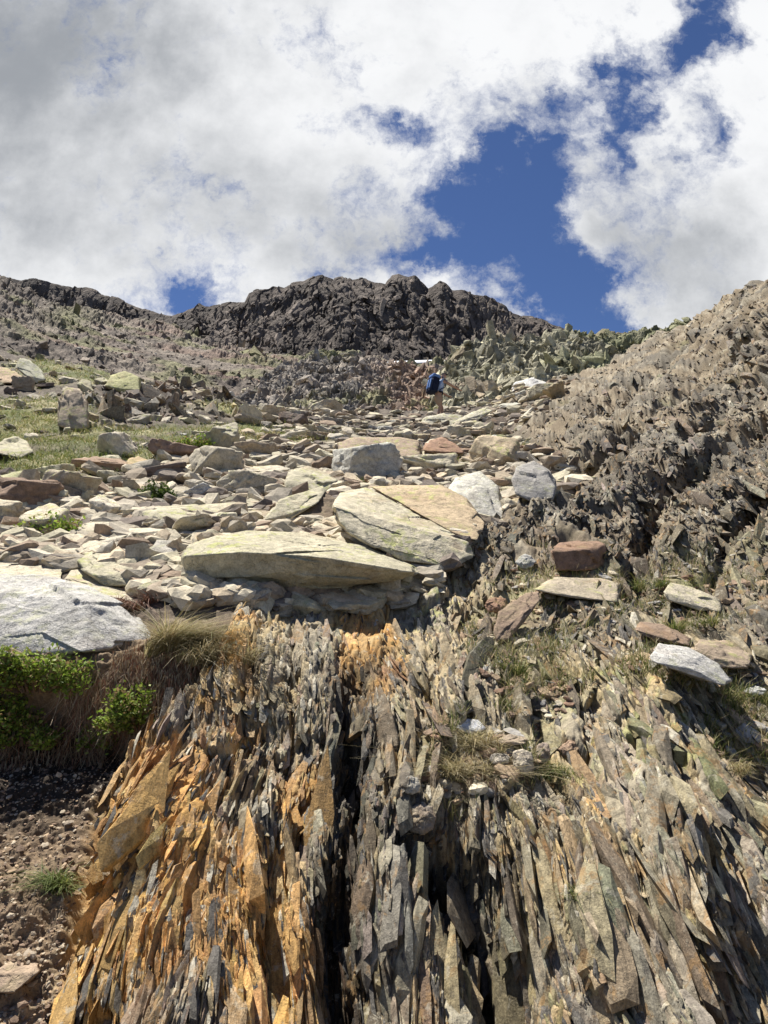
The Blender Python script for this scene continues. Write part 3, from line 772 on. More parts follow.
# ------------------------------------------------------------------ rocks
_ico = {}
def ico(sub):
    if sub not in _ico:
        bm = bmesh.new(); bmesh.ops.create_icosphere(bm, subdivisions=sub, radius=1)
        bm.verts.ensure_lookup_table()
        v = np.array([x.co[:] for x in bm.verts]); f = np.array([[x.index for x in q.verts] for q in bm.faces])
        bm.free(); _ico[sub] = (v / np.linalg.norm(v, axis=1)[:, None], f)
    return _ico[sub]

def poly_rock(nn, dd, dims, sub, p=26, rough=0.02, seed=0):
    v, f = ico(sub)
    dirs = v * dims; dirs = dirs / np.linalg.norm(dirs, axis=1)[:, None]
    q = np.clip(dirs @ nn.T, 0, None) / dd[None]
    r = (q ** p).sum(1) ** (-1 / p)
    V = dirs * r[:, None]
    sz = float(np.mean(dims)) * 2
    off = np.array([seed * 3.7 % 91, seed * 1.9 % 57, 5])
    if rough:
        n1 = fbm(V / sz * 2.4 + off, 3); n2 = fbm(V / sz * 9 + off, 3, .6, True); n3 = fbm(V / sz * 4.5 + off + 9, 3)
        rs = np.random.default_rng(seed + 9)
        ns_ = 34 if sub > 4 else 16
        cs = rs.normal(size=(ns_, 3)); cs = cs / np.linalg.norm(cs, axis=1)[:, None] * dims * rs.uniform(.75, 1.0, (ns_, 1))
        Vn = (V / dims)[:, None] - (cs / dims)[None]
        Vn = np.einsum('ijk,ijk->ij', Vn, Vn) if len(V) < 20000 else np.stack([((V / dims - q / dims) ** 2).sum(1) for q in cs], 1)
        kk = np.argmin(Vn + .03 * n3[:, None], 1)
        hh_ = rs.uniform(-1, .6, ns_)[kk] + ((V - cs[kk]) / sz * rs.normal(size=(ns_, 3))[kk] * 2.2).sum(1)
        V = V + dirs * (sz * rough * (1.0 if sub > 5 else 1.6) * hh_)[:, None]
        V = V + dirs * (sz * rough * (n1 * 1.3 - np.abs(n3) * 1.2 + (n2 - .3) * 0.55))[:, None]
    return V, f

def rock_geo(dims, seed, sub=3, rough=0.03, p=26):
    r = np.random.default_rng(seed)
    dims = np.asarray(dims, float) / 2
    n = [[0, 0, 1], [0, 0, -1]]
    for k in range(r.integers(5, 10)):
        v = r.normal(size=3); n.append(v / np.linalg.norm(v))
    k0 = r.uniform(0, 6.28)
    for k in range(r.integers(4, 7)):
        a = k0 + k * 6.28 / 5.3 + r.uniform(-.35, .35); n.append([math.cos(a), math.sin(a), r.uniform(-.45, .3)])
    n = np.array(n); n /= np.linalg.norm(n, axis=1)[:, None]
    n[0] += r.normal(size=3) * .16; n[0] /= np.linalg.norm(n[0])
    h = lerp(np.abs(n * dims).sum(1), np.sqrt(((n * dims) ** 2).sum(1)), .75) * r.uniform(.62, 1.0, len(n))
    h[0] = dims[2] * .92; h[1] = dims[2]
    return poly_rock(n, h, dims, sub, p, rough, seed)

def hull_planes(P):
    bm = bmesh.new()
    for q in P: bm.verts.new(q)
    bmesh.ops.convex_hull(bm, input=bm.verts[:])
    bm.normal_update()
    cen = P.mean(0); nn, dd = [], []
    for fc in bm.faces:
        n = np.array(fc.normal); d_ = float(n @ (np.array(fc.verts[0].co) - cen))
        if d_ < 0: n, d_ = -n, -d_
        if d_ < 1e-5 or np.linalg.norm(n) < .5: continue
        if any(abs(n @ m_) > .9995 and n @ m_ > 0 for m_ in nn): continue
        nn.append(n); dd.append(d_)
    bm.free()
    return cen, np.array(nn), np.array(dd)

PALEC, LICHC, GREYC, RUSTC, TANC, DARKC, WHITEC, BRNC = (.54, .475, .35), (.47, .425, .30), (.33, .31, .28), (.245, .155, .105), (.42, .31, .20), (.15, .125, .11), (.47, .45, .41), (.28, .20, .14)
rocks = []      # (object, px, py, size px, colour word, shape word)

_pu, _pv = to_px(Pn[::2, ::2]); _py = Pn[::2, ::2, 1]
def front_depth(x, y, rx, ry):
    m = (np.abs(_pu - x) < rx) & (np.abs(_pv - y) < ry)
    return float(np.percentile(_py[m], 12)) if m.sum() > 4 else float(depth(x, y))

def key_rock(name, label, pts, thick=0.35, color=PALEC, mat=None, sub=5, rough=0.019, Y0=None, p=100, cat='boulder', group=None, cw='pale', landmark=None):
    pts = np.array(pts, float)
    k = np.argmax(pts[:, 1])
    if Y0 is None:
        Y0 = min(float(depth(pts[k, 0], pts[k, 1])), front_depth(pts[:, 0].mean(), pts[k, 1] - 2, np.ptp(pts[:, 0]) * .4, 5)) - (.06 if pts[k, 1] > 540 else 0)
    Q = at(pts[:, 0], pts[:, 1], Y0 + pts[:, 2])
    Q2 = at(pts[:, 0], pts[:, 1], Y0 + pts[:, 2] + thick)
    cen, nn, dd = hull_planes(np.concatenate([Q, Q2]))
    allp = np.concatenate([Q, Q2]) - cen
    # sphere directions stretched along the principal axes of the block
    w, U = np.linalg.eigh(np.cov(allp.T)); dims = np.sqrt(np.maximum(w, 1e-4)) * 1.7
    V, f = poly_rock(nn @ U, dd, dims, sub, p, rough, len(rocks) + 3)
    V = V @ U.T
    if np.linalg.det(U) < 0: f = f[:, ::-1]
    o = mesh_obj(name, V, f, mat or M_rock, smooth_=True)
    o.location = cen; o.color = (*color, 1)
    tag(o, label, cat, group)
    x0, y0 = pts[:, 0].mean(), pts[:, 1].mean()
    rocks.append(dict(o=o, x=x0, y=y0, rx=np.ptp(pts[:, 0]) / 2, ry=np.ptp(pts[:, 1]) / 2, cw=cw, key=True, lm=landmark))
    return o

G1 = 'large boulders of the boulder field'
key_rock('boulder', 'long low lichen slab overhanging the top of the upright schist plates',
         [(184, 557, .05), (190, 546, .35), (215, 536, .6), (247, 530, .8), (300, 532, .8), (360, 545, .55), (414, 566, .2), (418, 573, .05), (330, 558, 0), (240, 552, 0), (190, 578, .12), (205, 590, .24), (280, 594, .28), (350, 588, .24), (404, 580, .16)],
         .5, LICHC, sub=7, Y0=5.62, group=G1, landmark='the long overhanging slab', cw='lichen-green')
key_rock('boulder', 'broad pale slab behind the long low slab, cracked along its upper edge',
         [(334, 507, .25), (340, 493, 1.2), (366, 488, 1.55), (384, 496, 1.3), (408, 511, .95), (436, 526, .65), (472, 543, .35), (470, 557, .2), (440, 566, .0), (400, 561, 0), (372, 544, .02), (352, 536, .1), (338, 522, .15)],
         .45, (.53, .47, .34), sub=7, Y0=6.25, group=G1, landmark='the broad cracked slab')
key_rock('boulder', 'tan half of the cracked slab, parted from it by a thin dark crack',
         [(371, 487, 1.56), (400, 485, 1.7), (441, 486, 1.7), (466, 499, 1.45), (485, 522, 1.0), (477, 541, .42), (456, 534, .53), (439, 525, .66), (411, 509, .96), (388, 496, 1.3)],
         .45, (.50, .385, .245), sub=6, Y0=6.25, group=G1, cw='tan')
key_rock('boulder', 'big white granite block standing over the green bank shrub',
         [(-70, 582, .7), (-20, 574, .95), (40, 573, 1.0), (80, 586, .7), (46, 606, .34), (88, 601, .2), (150, 632, .3), (153, 642, .22), (138, 657, .3), (92, 664, .22), (84, 650, -.1), (40, 660, -.04), (-40, 660, .0), (-80, 634, .15), (20, 622, .2), (116, 602, .5)],
         .5, WHITEC, M_gran, sub=7, rough=.02, Y0=4.75, p=160, group=G1, landmark='the white granite block', cw='white')
key_rock('boulder', 'flat pale slab lying directly behind the white granite block', [(-40, 572, .2), (-30, 552, .9), (10, 545, 1.2), (40, 549, 1.1), (64, 566, .5), (60, 580, .1), (10, 584, 0)], .4, PALEC, M_gran, sub=6, Y0=5.6, group=G1)
key_rock('boulder', 'narrow pale slab on edge above the dead fern clump', [(62, 584, .2), (72, 571, .6), (100, 568, .8), (132, 590, .5), (140, 606, .1), (110, 604, 0), (80, 594, .0)], .3, PALEC, sub=6, Y0=5.35, group=G1)
key_rock('boulder', 'triangular cream slab behind the white granite block',
         [(46, 549, .0), (75, 538, .4), (85, 522, .9), (110, 517, 1.1), (132, 530, .8), (150, 553, .15), (146, 560, .02), (100, 556, 0), (60, 553, 0)], .3, PALEC, M_gran, sub=5, group=G1, landmark='the triangular cream slab', cw='cream')
key_rock('boulder', 'flat lichen slab with a long shaded undercut uphill of the long low slab',
         [(139, 512, .1), (150, 507, .5), (200, 505, .8), (238, 502, .95), (250, 512, .7), (262, 520, .5), (240, 531, .1), (205, 531, .0), (172, 524, .0), (140, 518, .0)], .35, LICHC, group=G1, landmark='the flat lichen slab', cw='lichen-green')
key_rock('boulder', 'smooth white boulder right against the broad cracked slab',
         [(446, 492, .35), (455, 478, .9), (480, 472, 1.1), (495, 483, .8), (507, 512, .2), (504, 522, .05), (485, 527, 0), (466, 512, 0), (450, 500, .1)], .4, (.56, .53, .45), M_gran, Y0=7.9, group=G1, landmark='the smooth white boulder', cw='white')
key_rock('boulder', 'rounded grey boulder with split faces below the right-hand rib',
         [(511, 480, .2), (517, 466, .6), (534, 460, .8), (549, 470, .5), (557, 488, .2), (553, 500, .05), (534, 503, 0), (516, 495, .0)], .5, GREYC, M_gran, group=G1, landmark='the rounded grey boulder', cw='grey')
key_rock('boulder', 'domed lichen boulder leaning behind the broad cracked slab',
         [(285, 482, .1), (292, 470, .7), (308, 466, .9), (326, 473, .7), (338, 482, .4), (325, 494, .05), (300, 500, 0), (285, 496, .0)], .5, LICHC, group=G1, landmark='the domed lichen boulder', cw='lichen-green')
key_rock('boulder', 'tilted lichen slab propped on a dark brown block',
         [(264, 520, .0), (280, 500, .3), (322, 486, .8), (327, 490, .75), (318, 503, .3), (290, 514, .1), (270, 530, 0)], .25, LICHC, group=G1, cw='lichen-green')
key_rock('boulder', 'dark brown block in the gap beside the broad cracked slab',
         [(286, 510, .1), (300, 500, .5), (325, 492, .6), (335, 500, .5), (334, 522, .05), (315, 527, 0), (288, 524, .0)], .4, (.20, .15, .10), M_rust, group=G1, cw='dark brown')
key_rock('boulder', 'blocky lichen stone wedged above the white granite block',
         [(74, 560, .25), (88, 553, .5), (108, 551, .55), (126, 560, .35), (140, 575, .1), (135, 586, .0), (105, 586, 0), (95, 575, 0), (80, 568, .1)], .4, LICHC, group=G1, cw='lichen-green')
key_rock('boulder', 'small grey cube of stone at the tip of the long low slab',
         [(149, 548, .1), (155, 540, .3), (172, 541, .3), (179, 555, .1), (176, 568, .0), (152, 567, 0)], .3, (.40, .37, .31), M_gran, sub=4, group=G1, cw='grey')
key_rock('boulder', 'reddish brown block sitting on the schist ledge',
         [(552, 551, .05), (560, 543, .45), (598, 541, .5), (605, 545, .4), (606, 566, .2), (590, 570, .0), (556, 571, 0), (590, 549, .03)], .4, RUSTC, M_rust, p=200, group=G1, landmark='the reddish brown block', cw='rust-brown')
key_rock('boulder', 'leaning brown slab with a dark edge stuck between the plates',
         [(494, 632, .05), (500, 612, .2), (525, 594, .4), (538, 592, .4), (540, 600, .3), (520, 622, .1), (508, 641, .0), (497, 641, 0)], .15, BRNC, M_rust, group=G1, landmark='the leaning brown slab', cw='brown')
key_rock('boulder', 'long tan slab lying below the reddish brown block',
         [(532, 590, .0), (556, 577, .35), (600, 578, .45), (620, 584, .35), (619, 603, .0), (600, 600, 0), (570, 598, 0)], .2, (.44, .37, .27), group=G1, cw='tan')
key_rock('boulder', 'bright cream slab lying in grass at the foot of the rib',
         [(664, 592, .05), (672, 583, .3), (690, 586, .35), (720, 600, .2), (720, 611, .0), (700, 611, 0), (668, 600, 0)], .22, PALEC, group=G1, landmark='the bright cream slab', cw='cream')
key_rock('boulder', 'white slab with a shaded underside sitting on the right ledge',
         [(650, 657, .05), (660, 644, .3), (690, 648, .32), (718, 664, .25), (732, 681, .1), (722, 685, .0), (690, 668, 0), (652, 662, 0)], .18, WHITEC, M_gran, group=G1, landmark='the white ledge slab', cw='white')
key_rock('boulder', 'flat brown slab tucked behind the white ledge slab',
         [(636, 630, .0), (640, 622, .25), (662, 624, .3), (690, 638, .2), (690, 646, .0), (655, 641, 0)], .15, BRNC, M_rust, group=G1, cw='brown')
key_rock('boulder', 'tan wedge of stone beyond the white ledge slab',
         [(690, 650, .05), (702, 640, .3), (730, 642, .35), (752, 655, .2), (748, 668, .0), (715, 668, 0)], .2, (.36, .28, .20), group=G1, cw='tan')
key_rock('boulder', 'upright orange-stained boulder standing in the meadow',
         [(57, 426, .0), (60, 400, .3), (66, 388, .5), (80, 389, .5), (88, 402, .3), (88, 428, .0), (74, 431, .0)], .8, (.44, .35, .25), group=G1, landmark='the upright orange boulder', cw='orange-tan')
key_rock('boulder', 'wide orange slab leaning at the top of the meadow',
         [(-40, 378, .2), (-10, 366, .9), (8, 368, .9), (24, 377, .3), (20, 383, .0), (-30, 384, .0)], .6, (.50, .37, .24), group=G1, landmark='the wide orange slab', cw='orange-tan')
key_rock('boulder', 'pale pointed block leaning on the wide orange slab',
         [(14, 368, .3), (20, 358, .7), (30, 360, .7), (42, 372, .3), (46, 380, .0), (36, 383, .0), (26, 376, .0)], .6, (.45, .43, .32), group=G1, cw='pale')
key_rock('boulder', 'yellow lichen block crowning the rocky edge above the meadow',
         [(106, 386, .0), (110, 376, .5), (124, 372, .8), (139, 377, .5), (140, 391, .0), (120, 393, .0)], .8, (.42, .40, .20), group=G1, landmark='the yellow lichen block', cw='yellow-green')
key_rock('boulder', 'dark-sided small block perched beside the yellow lichen block',
         [(77, 384, .0), (82, 379, .5), (91, 381, .4), (93, 391, .0), (80, 392, .0)], .5, (.33, .30, .2), sub=4, group=G1, cw='brown')
key_rock('boulder', 'broad brown ledge block above the grass strip',
         [(336, 456, .0), (340, 443, .6), (360, 437, 1.0), (400, 437, 1.0), (420, 441, .8), (421, 459, .0), (380, 461, 0)], .9, (.37, .28, .20), group=G1, landmark='the broad brown ledge block', cw='brown')
key_rock('boulder', 'triangular red-brown stone at the end of the grass strip',
         [(423, 450, .0), (430, 440, .5), (442, 437, .6), (456, 444, .4), (464, 453, .0), (440, 456, 0)], .6, (.33, .20, .13), M_rust, group=G1, landmark='the triangular red-brown stone', cw='red-brown')
key_rock('boulder', 'white boulder far up beneath the greenish crag',
         [(512, 392, .0), (515, 382, .8), (532, 378, 1.2), (546, 383, .8), (550, 392, .0), (530, 396, 0)], 1.2, (.62, .60, .56), M_gran, Y0=32.5, group=G1, landmark='the far white boulder', cw='white')
key_rock('boulder', 'brown slab beside the white boulder beneath the greenish crag',
         [(547, 393, .0), (556, 386, .8), (572, 386, .9), (580, 390, .3), (566, 397, 0)], .8, (.36, .25, .18), M_rust, Y0=32.5, group=G1, cw='brown')
key_rock('boulder', 'small tilted white slab high beside the brown slab under the crag',
         [(580, 387, .0), (590, 378, .8), (598, 376, .8), (597, 381, .2), (584, 389, .0)], .6, (.56, .53, .46), M_gran, sub=4, Y0=32, group=G1, cw='white')
key_rock('boulder', 'flat pale rock just in front of the hiker',
         [(418, 428, .0), (426, 417, .5), (445, 413.5, .8), (461, 415.5, .8), (464, 426, .2), (445, 430, 0)], .8, (.52, .48, .37), Y0=24.5, group=G1, landmark='the hiker', cw='pale')
key_rock('boulder', 'long pale rock uphill of the triangular red-brown stone',
         [(452, 423, .0), (470, 413, .7), (487, 407, .9), (492, 411, .5), (478, 420, .2), (462, 427, .0)], .8, (.50, .46, .35), Y0=24.5, group=G1, cw='pale')
key_rock('boulder', 'mossy pale lump half buried in the turf by the meadow edge',
         [(-12, 452, .0), (0, 442, .6), (14, 436, .9), (27, 441, .7), (33, 452, .2), (20, 458, 0)], .7, LICHC, group=G1, cw='lichen-green')
key_rock('boulder', 'big flat yellow-lichened stone near the edge of the small shrub',
         [(-14, 490, .0), (0, 476, .7), (22, 472, .9), (40, 480, .6), (46, 494, .05), (20, 499, 0)], .6, (.44, .42, .24), group=G1, cw='yellow-green')
key_rock('boulder', 'rounded orange stone above the shrub among pale scree',
         [(124, 470, .0), (128, 460, .4), (138, 456, .6), (149, 461, .4), (152, 471, .0), (136, 475, 0)], .5, (.50, .37, .21), sub=4, group=G1, landmark='the rounded orange stone', cw='orange-tan')
key_rock('boulder', 'brown flat slab on bare soil beside the orange plates',
         [(-12, 975, .05), (10, 962, .14), (38, 964, .12), (40, 972, .05), (15, 992, .0), (-10, 992, 0)], .06, (.36, .27, .19), M_rust, Y0=3.08, group=G1, cw='brown')
key_rock('boulder', 'dark grey boulder wedged under the dry tussock',
         [(174, 672, .05), (180, 645, .3), (200, 645, .3), (214, 665, .15), (200, 690, .05), (182, 690, .0)], .3, (.22, .20, .185), M_gran, Y0=4.55, sub=4, group=G1, cw='dark grey')
key_rock('boulder', 'white pebble lying on the dry grass ledge',
         [(455, 728, .02), (462, 719, .1), (478, 720, .1), (486, 729, .04), (470, 735, 0)], .08, (.56, .56, .56), M_gran, Y0=4.15, sub=4, group='stones on the grass ledge', cat='stone', landmark='the white ledge pebble', cw='white')
for (nm, x0, y0, x1, y1, colr_, word) in [('stone', 510, 748, 536, 775, (.44, .38, .29), 'pale tilted stone lowest in the ledge cluster'), ('stone', 534, 741, 552, 765, (.30, .24, .19), 'brownish stone in the middle of the ledge cluster'),
                                  ('stone', 558, 740, 581, 757, (.36, .25, .17), 'tan rounded stone at the outer end of the ledge cluster'), ('stone', 488, 752, 512, 766, (.36, .32, .26), 'grey wedge stone beside the dry grass'),
                                  ('stone', 495, 735, 530, 746, (.34, .27, .2), 'flat brown stone topping the ledge cluster'), ('stone', 402, 774, 420, 796, (.38, .35, .29), 'small grey stone under the dry grass'),
                                  ('stone', 515, 553, 536, 571, (.52, .5, .44), 'little white stone on the schist near the reddish brown block'), ('stone', 742, 686, 768, 696, (.5, .5, .48), 'white flake lying in grass at the edge of the slope'),
                                  ('stone', 484, 596, 510, 614, (.33, .2, .13), 'rusty flake behind the leaning brown slab'), ('stone', 476, 616, 500, 630, (.38, .29, .2), 'tan flake under the leaning brown slab'),
                                  ('stone', 404, 800, 440, 836, (.26, .225, .18), 'grey lump hanging over the dark cleft')]:
    cx, cy, rx, ry = (x0 + x1) / 2, (y0 + y1) / 2, (x1 - x0) / 2, (y1 - y0) / 2
    yy = min(float(depth(cx, cy)), front_depth(cx, cy, rx, ry)) - .03
    dpt = rx / F * yy * 1.4
    pts = [(cx + rx * math.cos(a) * rng.uniform(.8, 1), cy - ry * math.sin(a) * rng.uniform(.8, 1), dpt * (.35 + .35 * math.sin(a))) for a in np.arange(0, 6.28, .8)]
    pts.append((cx - rx * .1, cy + ry * .25, -.02 * dpt))
    key_rock(nm, word, pts, dpt * .7, colr_, M_rust if colr_[0] > colr_[2] * 1.4 else M_gran, sub=5, rough=.035, p=160, Y0=yy - dpt * .45, group='stones on the grass ledge', cat='stone', cw='x')

# --- scattered rocks of the boulder field, the largest as single objects
FIELD = [(-120, 470), (60, 478), (95, 458), (150, 445), (230, 428), (262, 412), (300, 410), (430, 414), (500, 396), (560, 384), (585, 384), (540, 425), (520, 440), (560, 470), (592, 490), (565, 505), (520, 520), (470, 545), (430, 585), (180, 605), (150, 590), (100, 570), (-120, 560)]
EXTRA = [(-120, 352), (50, 362), (130, 378), (220, 395), (255, 408), (240, 425), (90, 440), (-120, 440)]
CWORDS = [('cream', PALEC, M_rock, 1.4), ('lichen-green', LICHC, M_rock, 1.0), ('grey', (.40, .355, .285), M_gran, .5), ('rust-brown', (.26, .175, .125), M_rust, .3), ('tan', (.42, .34, .235), M_rock, .8), ('dark brown', (.19, .145, .115), M_rust, .35), ('white', (.55, .53, .47), M_gran, .5)]
cw_p = np.array([w[3] for w in CWORDS]); cw_p /= cw_p.sum()

def rot_from(normal, yaw, tilt, ax):
    z = Vector(normal).normalized()
    q = Vector((0, 0, 1)).rotation_difference(z).to_matrix()
    return Matrix.Rotation(tilt, 3, Vector((math.cos(ax), math.sin(ax), 0))) @ q @ Matrix.Rotation(yaw, 3, 'Z')

placed = [(r_['x'], r_['y'], r_['rx'] * .92, r_['ry'] * .92) for r_ in rocks] + [(442, 406, 20, 17), (380, 458, 46, 12)]
def free(x, y, rx, ry, k=.8):
    for (a, b, c_, d_) in placed:
        if ((x - a) / (c_ + rx * k)) ** 2 + ((y - b) / (d_ + ry * k)) ** 2 < 1: return False
    return True

cand = []
fx = rng.uniform(-120, 590, 46000); fy = rng.uniform(356, 605, 46000)
ok = in_poly(fx, fy, FIELD); ok2 = in_poly(fx, fy, EXTRA)
for x, y, a, b in zip(fx, fy, ok, ok2):
    if not (a or (b and rng.random() < .30)): continue
    ii, jj = gidx(x, y)
    if turf_mask[ii, jj] > .5 and rng.random() < .95: continue
    yy = float(depth(x, y))
    sw = 0.17 * (1 - rng.random()) ** (-1 / 1.9)
    if sw > 0.95 or sw * F / yy > 62 or (x > 370 and y > 532) or ((not a or y < 440) and sw * F / yy > 30): continue
    cand.append((sw * F / yy, x, y, sw, yy))
cand.sort(reverse=True)
MAXR = 272
n_ind = 0
small = []
for spx, x, y, sw, yy in cand:
    if len(small) > 4200: break
    rx, ry = spx * .5, spx * .26
    if not free(x, y, rx, ry, (.42 if n_ind < MAXR else .3)): continue
    placed.append((x, y, rx, ry))
    if n_ind >= MAXR or x < -22:
        small.append((x, y, sw)); continue
    n_ind += 1
    g, nn_ = ground(x, y)
    ci = rng.choice(len(CWORDS), p=cw_p)
    cwd, cc, mt, _ = CWORDS[ci]
    flat = rng.random()
    hz = sw * (rng.uniform(.16, .34) if flat < .6 else rng.uniform(.4, .7))
    shape = 'flat slab' if hz / sw < .25 else ('blocky rock' if hz / sw > .45 else 'angular rock')
    V, f = rock_geo((sw * 1.15, sw * rng.uniform(.6, .95), hz), 1000 + n_ind, 5 if spx > 45 else 4 if spx > 20 else 3, .022, 90)
    o = mesh_obj('rock', V, f, mt, smooth_=spx > 45)
    lean = nn_ * .6 + np.array([0, 0, .5])
    m3 = rot_from(lean, rng.uniform(0, 6.28), rng.normal() * .22, rng.uniform(0, 6.28))
    o.matrix_world = Matrix.Translation(Vector(g + nn_ * hz * .22)) @ m3.to_4x4()
    j = rng.uniform(.82, 1.15)
    o.color = (cc[0] * j, cc[1] * j, cc[2] * j * rng.uniform(.93, 1.05), 1)
    tag(o, None, 'rock', 'rocks strewn over the boulder field')
    rocks.append(dict(o=o, x=x, y=y, rx=rx, ry=ry, cw=cwd, key=False, lm=None, shape=shape, sw=sw))

# labels of the scattered rocks: colour, shape, place counted from a landmark
LM = [(r_['x'], r_['y'], r_['lm']) for r_ in rocks if r_['lm']]
ORD = ['nearest', 'second', 'third', 'fourth', 'fifth', 'sixth', 'seventh', 'eighth', 'ninth', 'tenth', 'eleventh', 'twelfth']
from collections import defaultdict
buck = defaultdict(list)
for r_ in rocks:
    if r_['key']: continue
    dd_ = [(math.hypot((r_['x'] - a) , (r_['y'] - b) * 2.0), n_, a, b) for a, b, n_ in LM]
    dist, n_, a, b = min(dd_)
    dx, dy = r_['x'] - a, (r_['y'] - b) * 2.0
    side = ('uphill from' if dy < 0 else 'downhill from') if abs(dy) > abs(dx) * .8 else ('to the side of, on the left,' if dx < 0 else 'to the side of, on the right,')
    side = {'u': 'uphill from', 'd': 'downhill from'}.get(side[0], 'on the left of' if dx < 0 else 'on the right of')
    buck[(r_['cw'], r_['shape'], side, n_)].append((dist, r_))
for (cwd, shp, side, n_), lst in buck.items():
    lst.sort(key=lambda q: q[0])
    for i, (_, r_) in enumerate(lst):
        if len(lst) == 1: t = f'{cwd} {shp} {side} {n_}'
        else: t = f'{ORD[min(i, 11)]} {cwd} {shp} {side} {n_}, counting outwards'
        r_['o']['label'] = t

# --- smaller scree as one mass
def merged(name, items, mat, sub, label, colors, nproto=22, flatlo=.2, flathi=.6):
    protos = []
    for k in range(nproto):
        V, f = rock_geo((1.15, rng.uniform(.5, .9), rng.uniform(flatlo, flathi)), 5000 + k, sub, .015, 120)
        protos.append((V, f))
    VV, FF, CC, off = [], [], [], 0
    for (g, nn_, sw) in items:
        V, f = protos[rng.integers(nproto)]
        lean = np.asarray(nn_) * .7 + np.array([0, 0, .4])
        m3 = np.array(rot_from(lean, rng.uniform(0, 6.28), rng.normal() * .3, rng.uniform(0, 6.28)))
        VV.append((V * sw) @ m3.T + g + np.asarray(nn_) * sw * .1); FF.append(f + off); off += len(V)
        c_ = np.array(colors[rng.integers(len(colors))]) * rng.uniform(.75, 1.15)
        CC.append(np.tile(c_, (len(V), 1)))
    o = mesh_obj(name, np.concatenate(VV), np.concatenate(FF), mat, cols=np.concatenate(CC))
    tag(o, label, 'scree', kind='stuff')
    return o
SC = [PALEC, LICHC, (.40, .35, .27), (.30, .225, .16), (.47, .385, .27), (.2, .165, .135), (.48, .43, .335), PALEC, (.33, .27, .2)]
items = [(*ground(x, y), sw) for x, y, sw in small]
# still finer stones between them, and on the ledges
n_f = 0
fx = rng.uniform(-120, 600, 10500); fy = rng.uniform(385, 606, 10500)
okf = in_poly(fx, fy, FIELD)
for x, y, a in zip(fx, fy, okf):
    if not a: continue
    i, j = gidx(x, y)
    if turf_mask[i, j] > .5 and rng.random() < .9: continue
    yy = depth(x, y); items.append((Pn[i, j].copy(), nrm[i, j], (.07 + .26 * rng.random() ** 1.7) * (1 + yy / 28)))
merged('scree', items, M_scree, 2, 'small broken stones filling the gaps of the boulder field', SC, flatlo=.14, flathi=.5)
led = []
for x, y in zip(rng.uniform(420, 790, 5200), rng.uniform(555, 800, 5200)):
    i, j = gidx(x, y)
    if ledge[i, j] > rng.uniform(.35, 1.0): led.append((Pn[i, j].copy(), nrm[i, j], rng.uniform(.02, .075) * (1 if rng.random() < .9 else 2)))
merged('rock_chips', led[:1100], M_scree, 2, 'loose schist chips on the earthy ledges', [BRNC, TANC, GREYC, RUSTC, PALEC], flatlo=.15, flathi=.4)
grv = []
for x, y in zip(rng.uniform(-130, 150, 7500), rng.uniform(735, 1060, 7500)):
    i, j = gidx(x, y)
    if S[i, j] > .4: continue
    grv.append((Pn[i, j].copy(), nrm[i, j], .008 + .02 * rng.random() ** 3 + (.03 if rng.random() < .02 else 0)))
merged('gravel', grv, M_scree, 1, 'fine stones scattered on the bare brown soil', [BRNC, (.34, .28, .21), (.24, .17, .12), (.15, .105, .075), (.45, .38, .28), TANC])
fs = []
for _ in range(5200):
    i = rng.integers(10, farP.shape[0] - 8); j = rng.integers(0, farP.shape[1])
    p_ = farP[i, j]
    if not (-10 < farpx[i, j] < 480): continue
    fs.append((p_, farN[i, j], p_[1] / F * rng.uniform(1.2, 3.0) * (1 if rng.random() < .93 else 2.0)))
merged('scree', fs, M_scree, 1, 'far pale stones scattered over the upper scree slope', [(.40, .35, .28), (.30, .25, .2), (.22, .17, .13), (.5, .46, .38), (.27, .17, .13)], flatlo=.35, flathi=.8)

# ------------------------------------------------------------------ grass, tussocks, shrubs
def blades(P, H, Wd, lean, cols, nseg=3, droop=0.3):
    """P roots (n,3), H heights, lean (n,3) horizontal bend; returns verts, faces, colours"""
    n = len(P)
    ang = rng.uniform(0, 6.283, n); side = np.stack([np.cos(ang), np.sin(ang), np.zeros(n)], -1)
    V = np.empty((n, (nseg + 1) * 2, 3)); Cc = np.empty((n, (nseg + 1) * 2, 3))
    for k in range(nseg + 1):
        t = k / nseg
        c_ = P + np.array([0, 0, 1]) * (H * (t - droop * t * t))[:, None] + lean * (H * t ** 1.7)[:, None]
        w = (Wd * (1 - .85 * t))[:, None] * .5
        V[:, 2 * k] = c_ - side * w; V[:, 2 * k + 1] = c_ + side * w
        Cc[:, 2 * k] = Cc[:, 2 * k + 1] = cols
    b = np.arange(n)[:, None, None] * (nseg + 1) * 2
    q = np.array([[2 * k, 2 * k + 1, 2 * k + 3, 2 * k + 2] for k in range(nseg)])[None]
    return V.reshape(-1, 3), (b + q).reshape(-1, 4), Cc.reshape(-1, 3)

GR = np.array([(.115, .155, .035), (.16, .19, .05), (.26, .25, .085), (.38, .33, .15), (.085, .12, .03)])
DRY = np.array([(.46, .39, .22), (.40, .33, .17), (.52, .46, .30), (.33, .25, .13), (.22, .22, .08)])

def pick(palette, n, p=None):
    return palette[rng.choice(len(palette), n, p=p)] * rng.uniform(.75, 1.2, (n, 1))

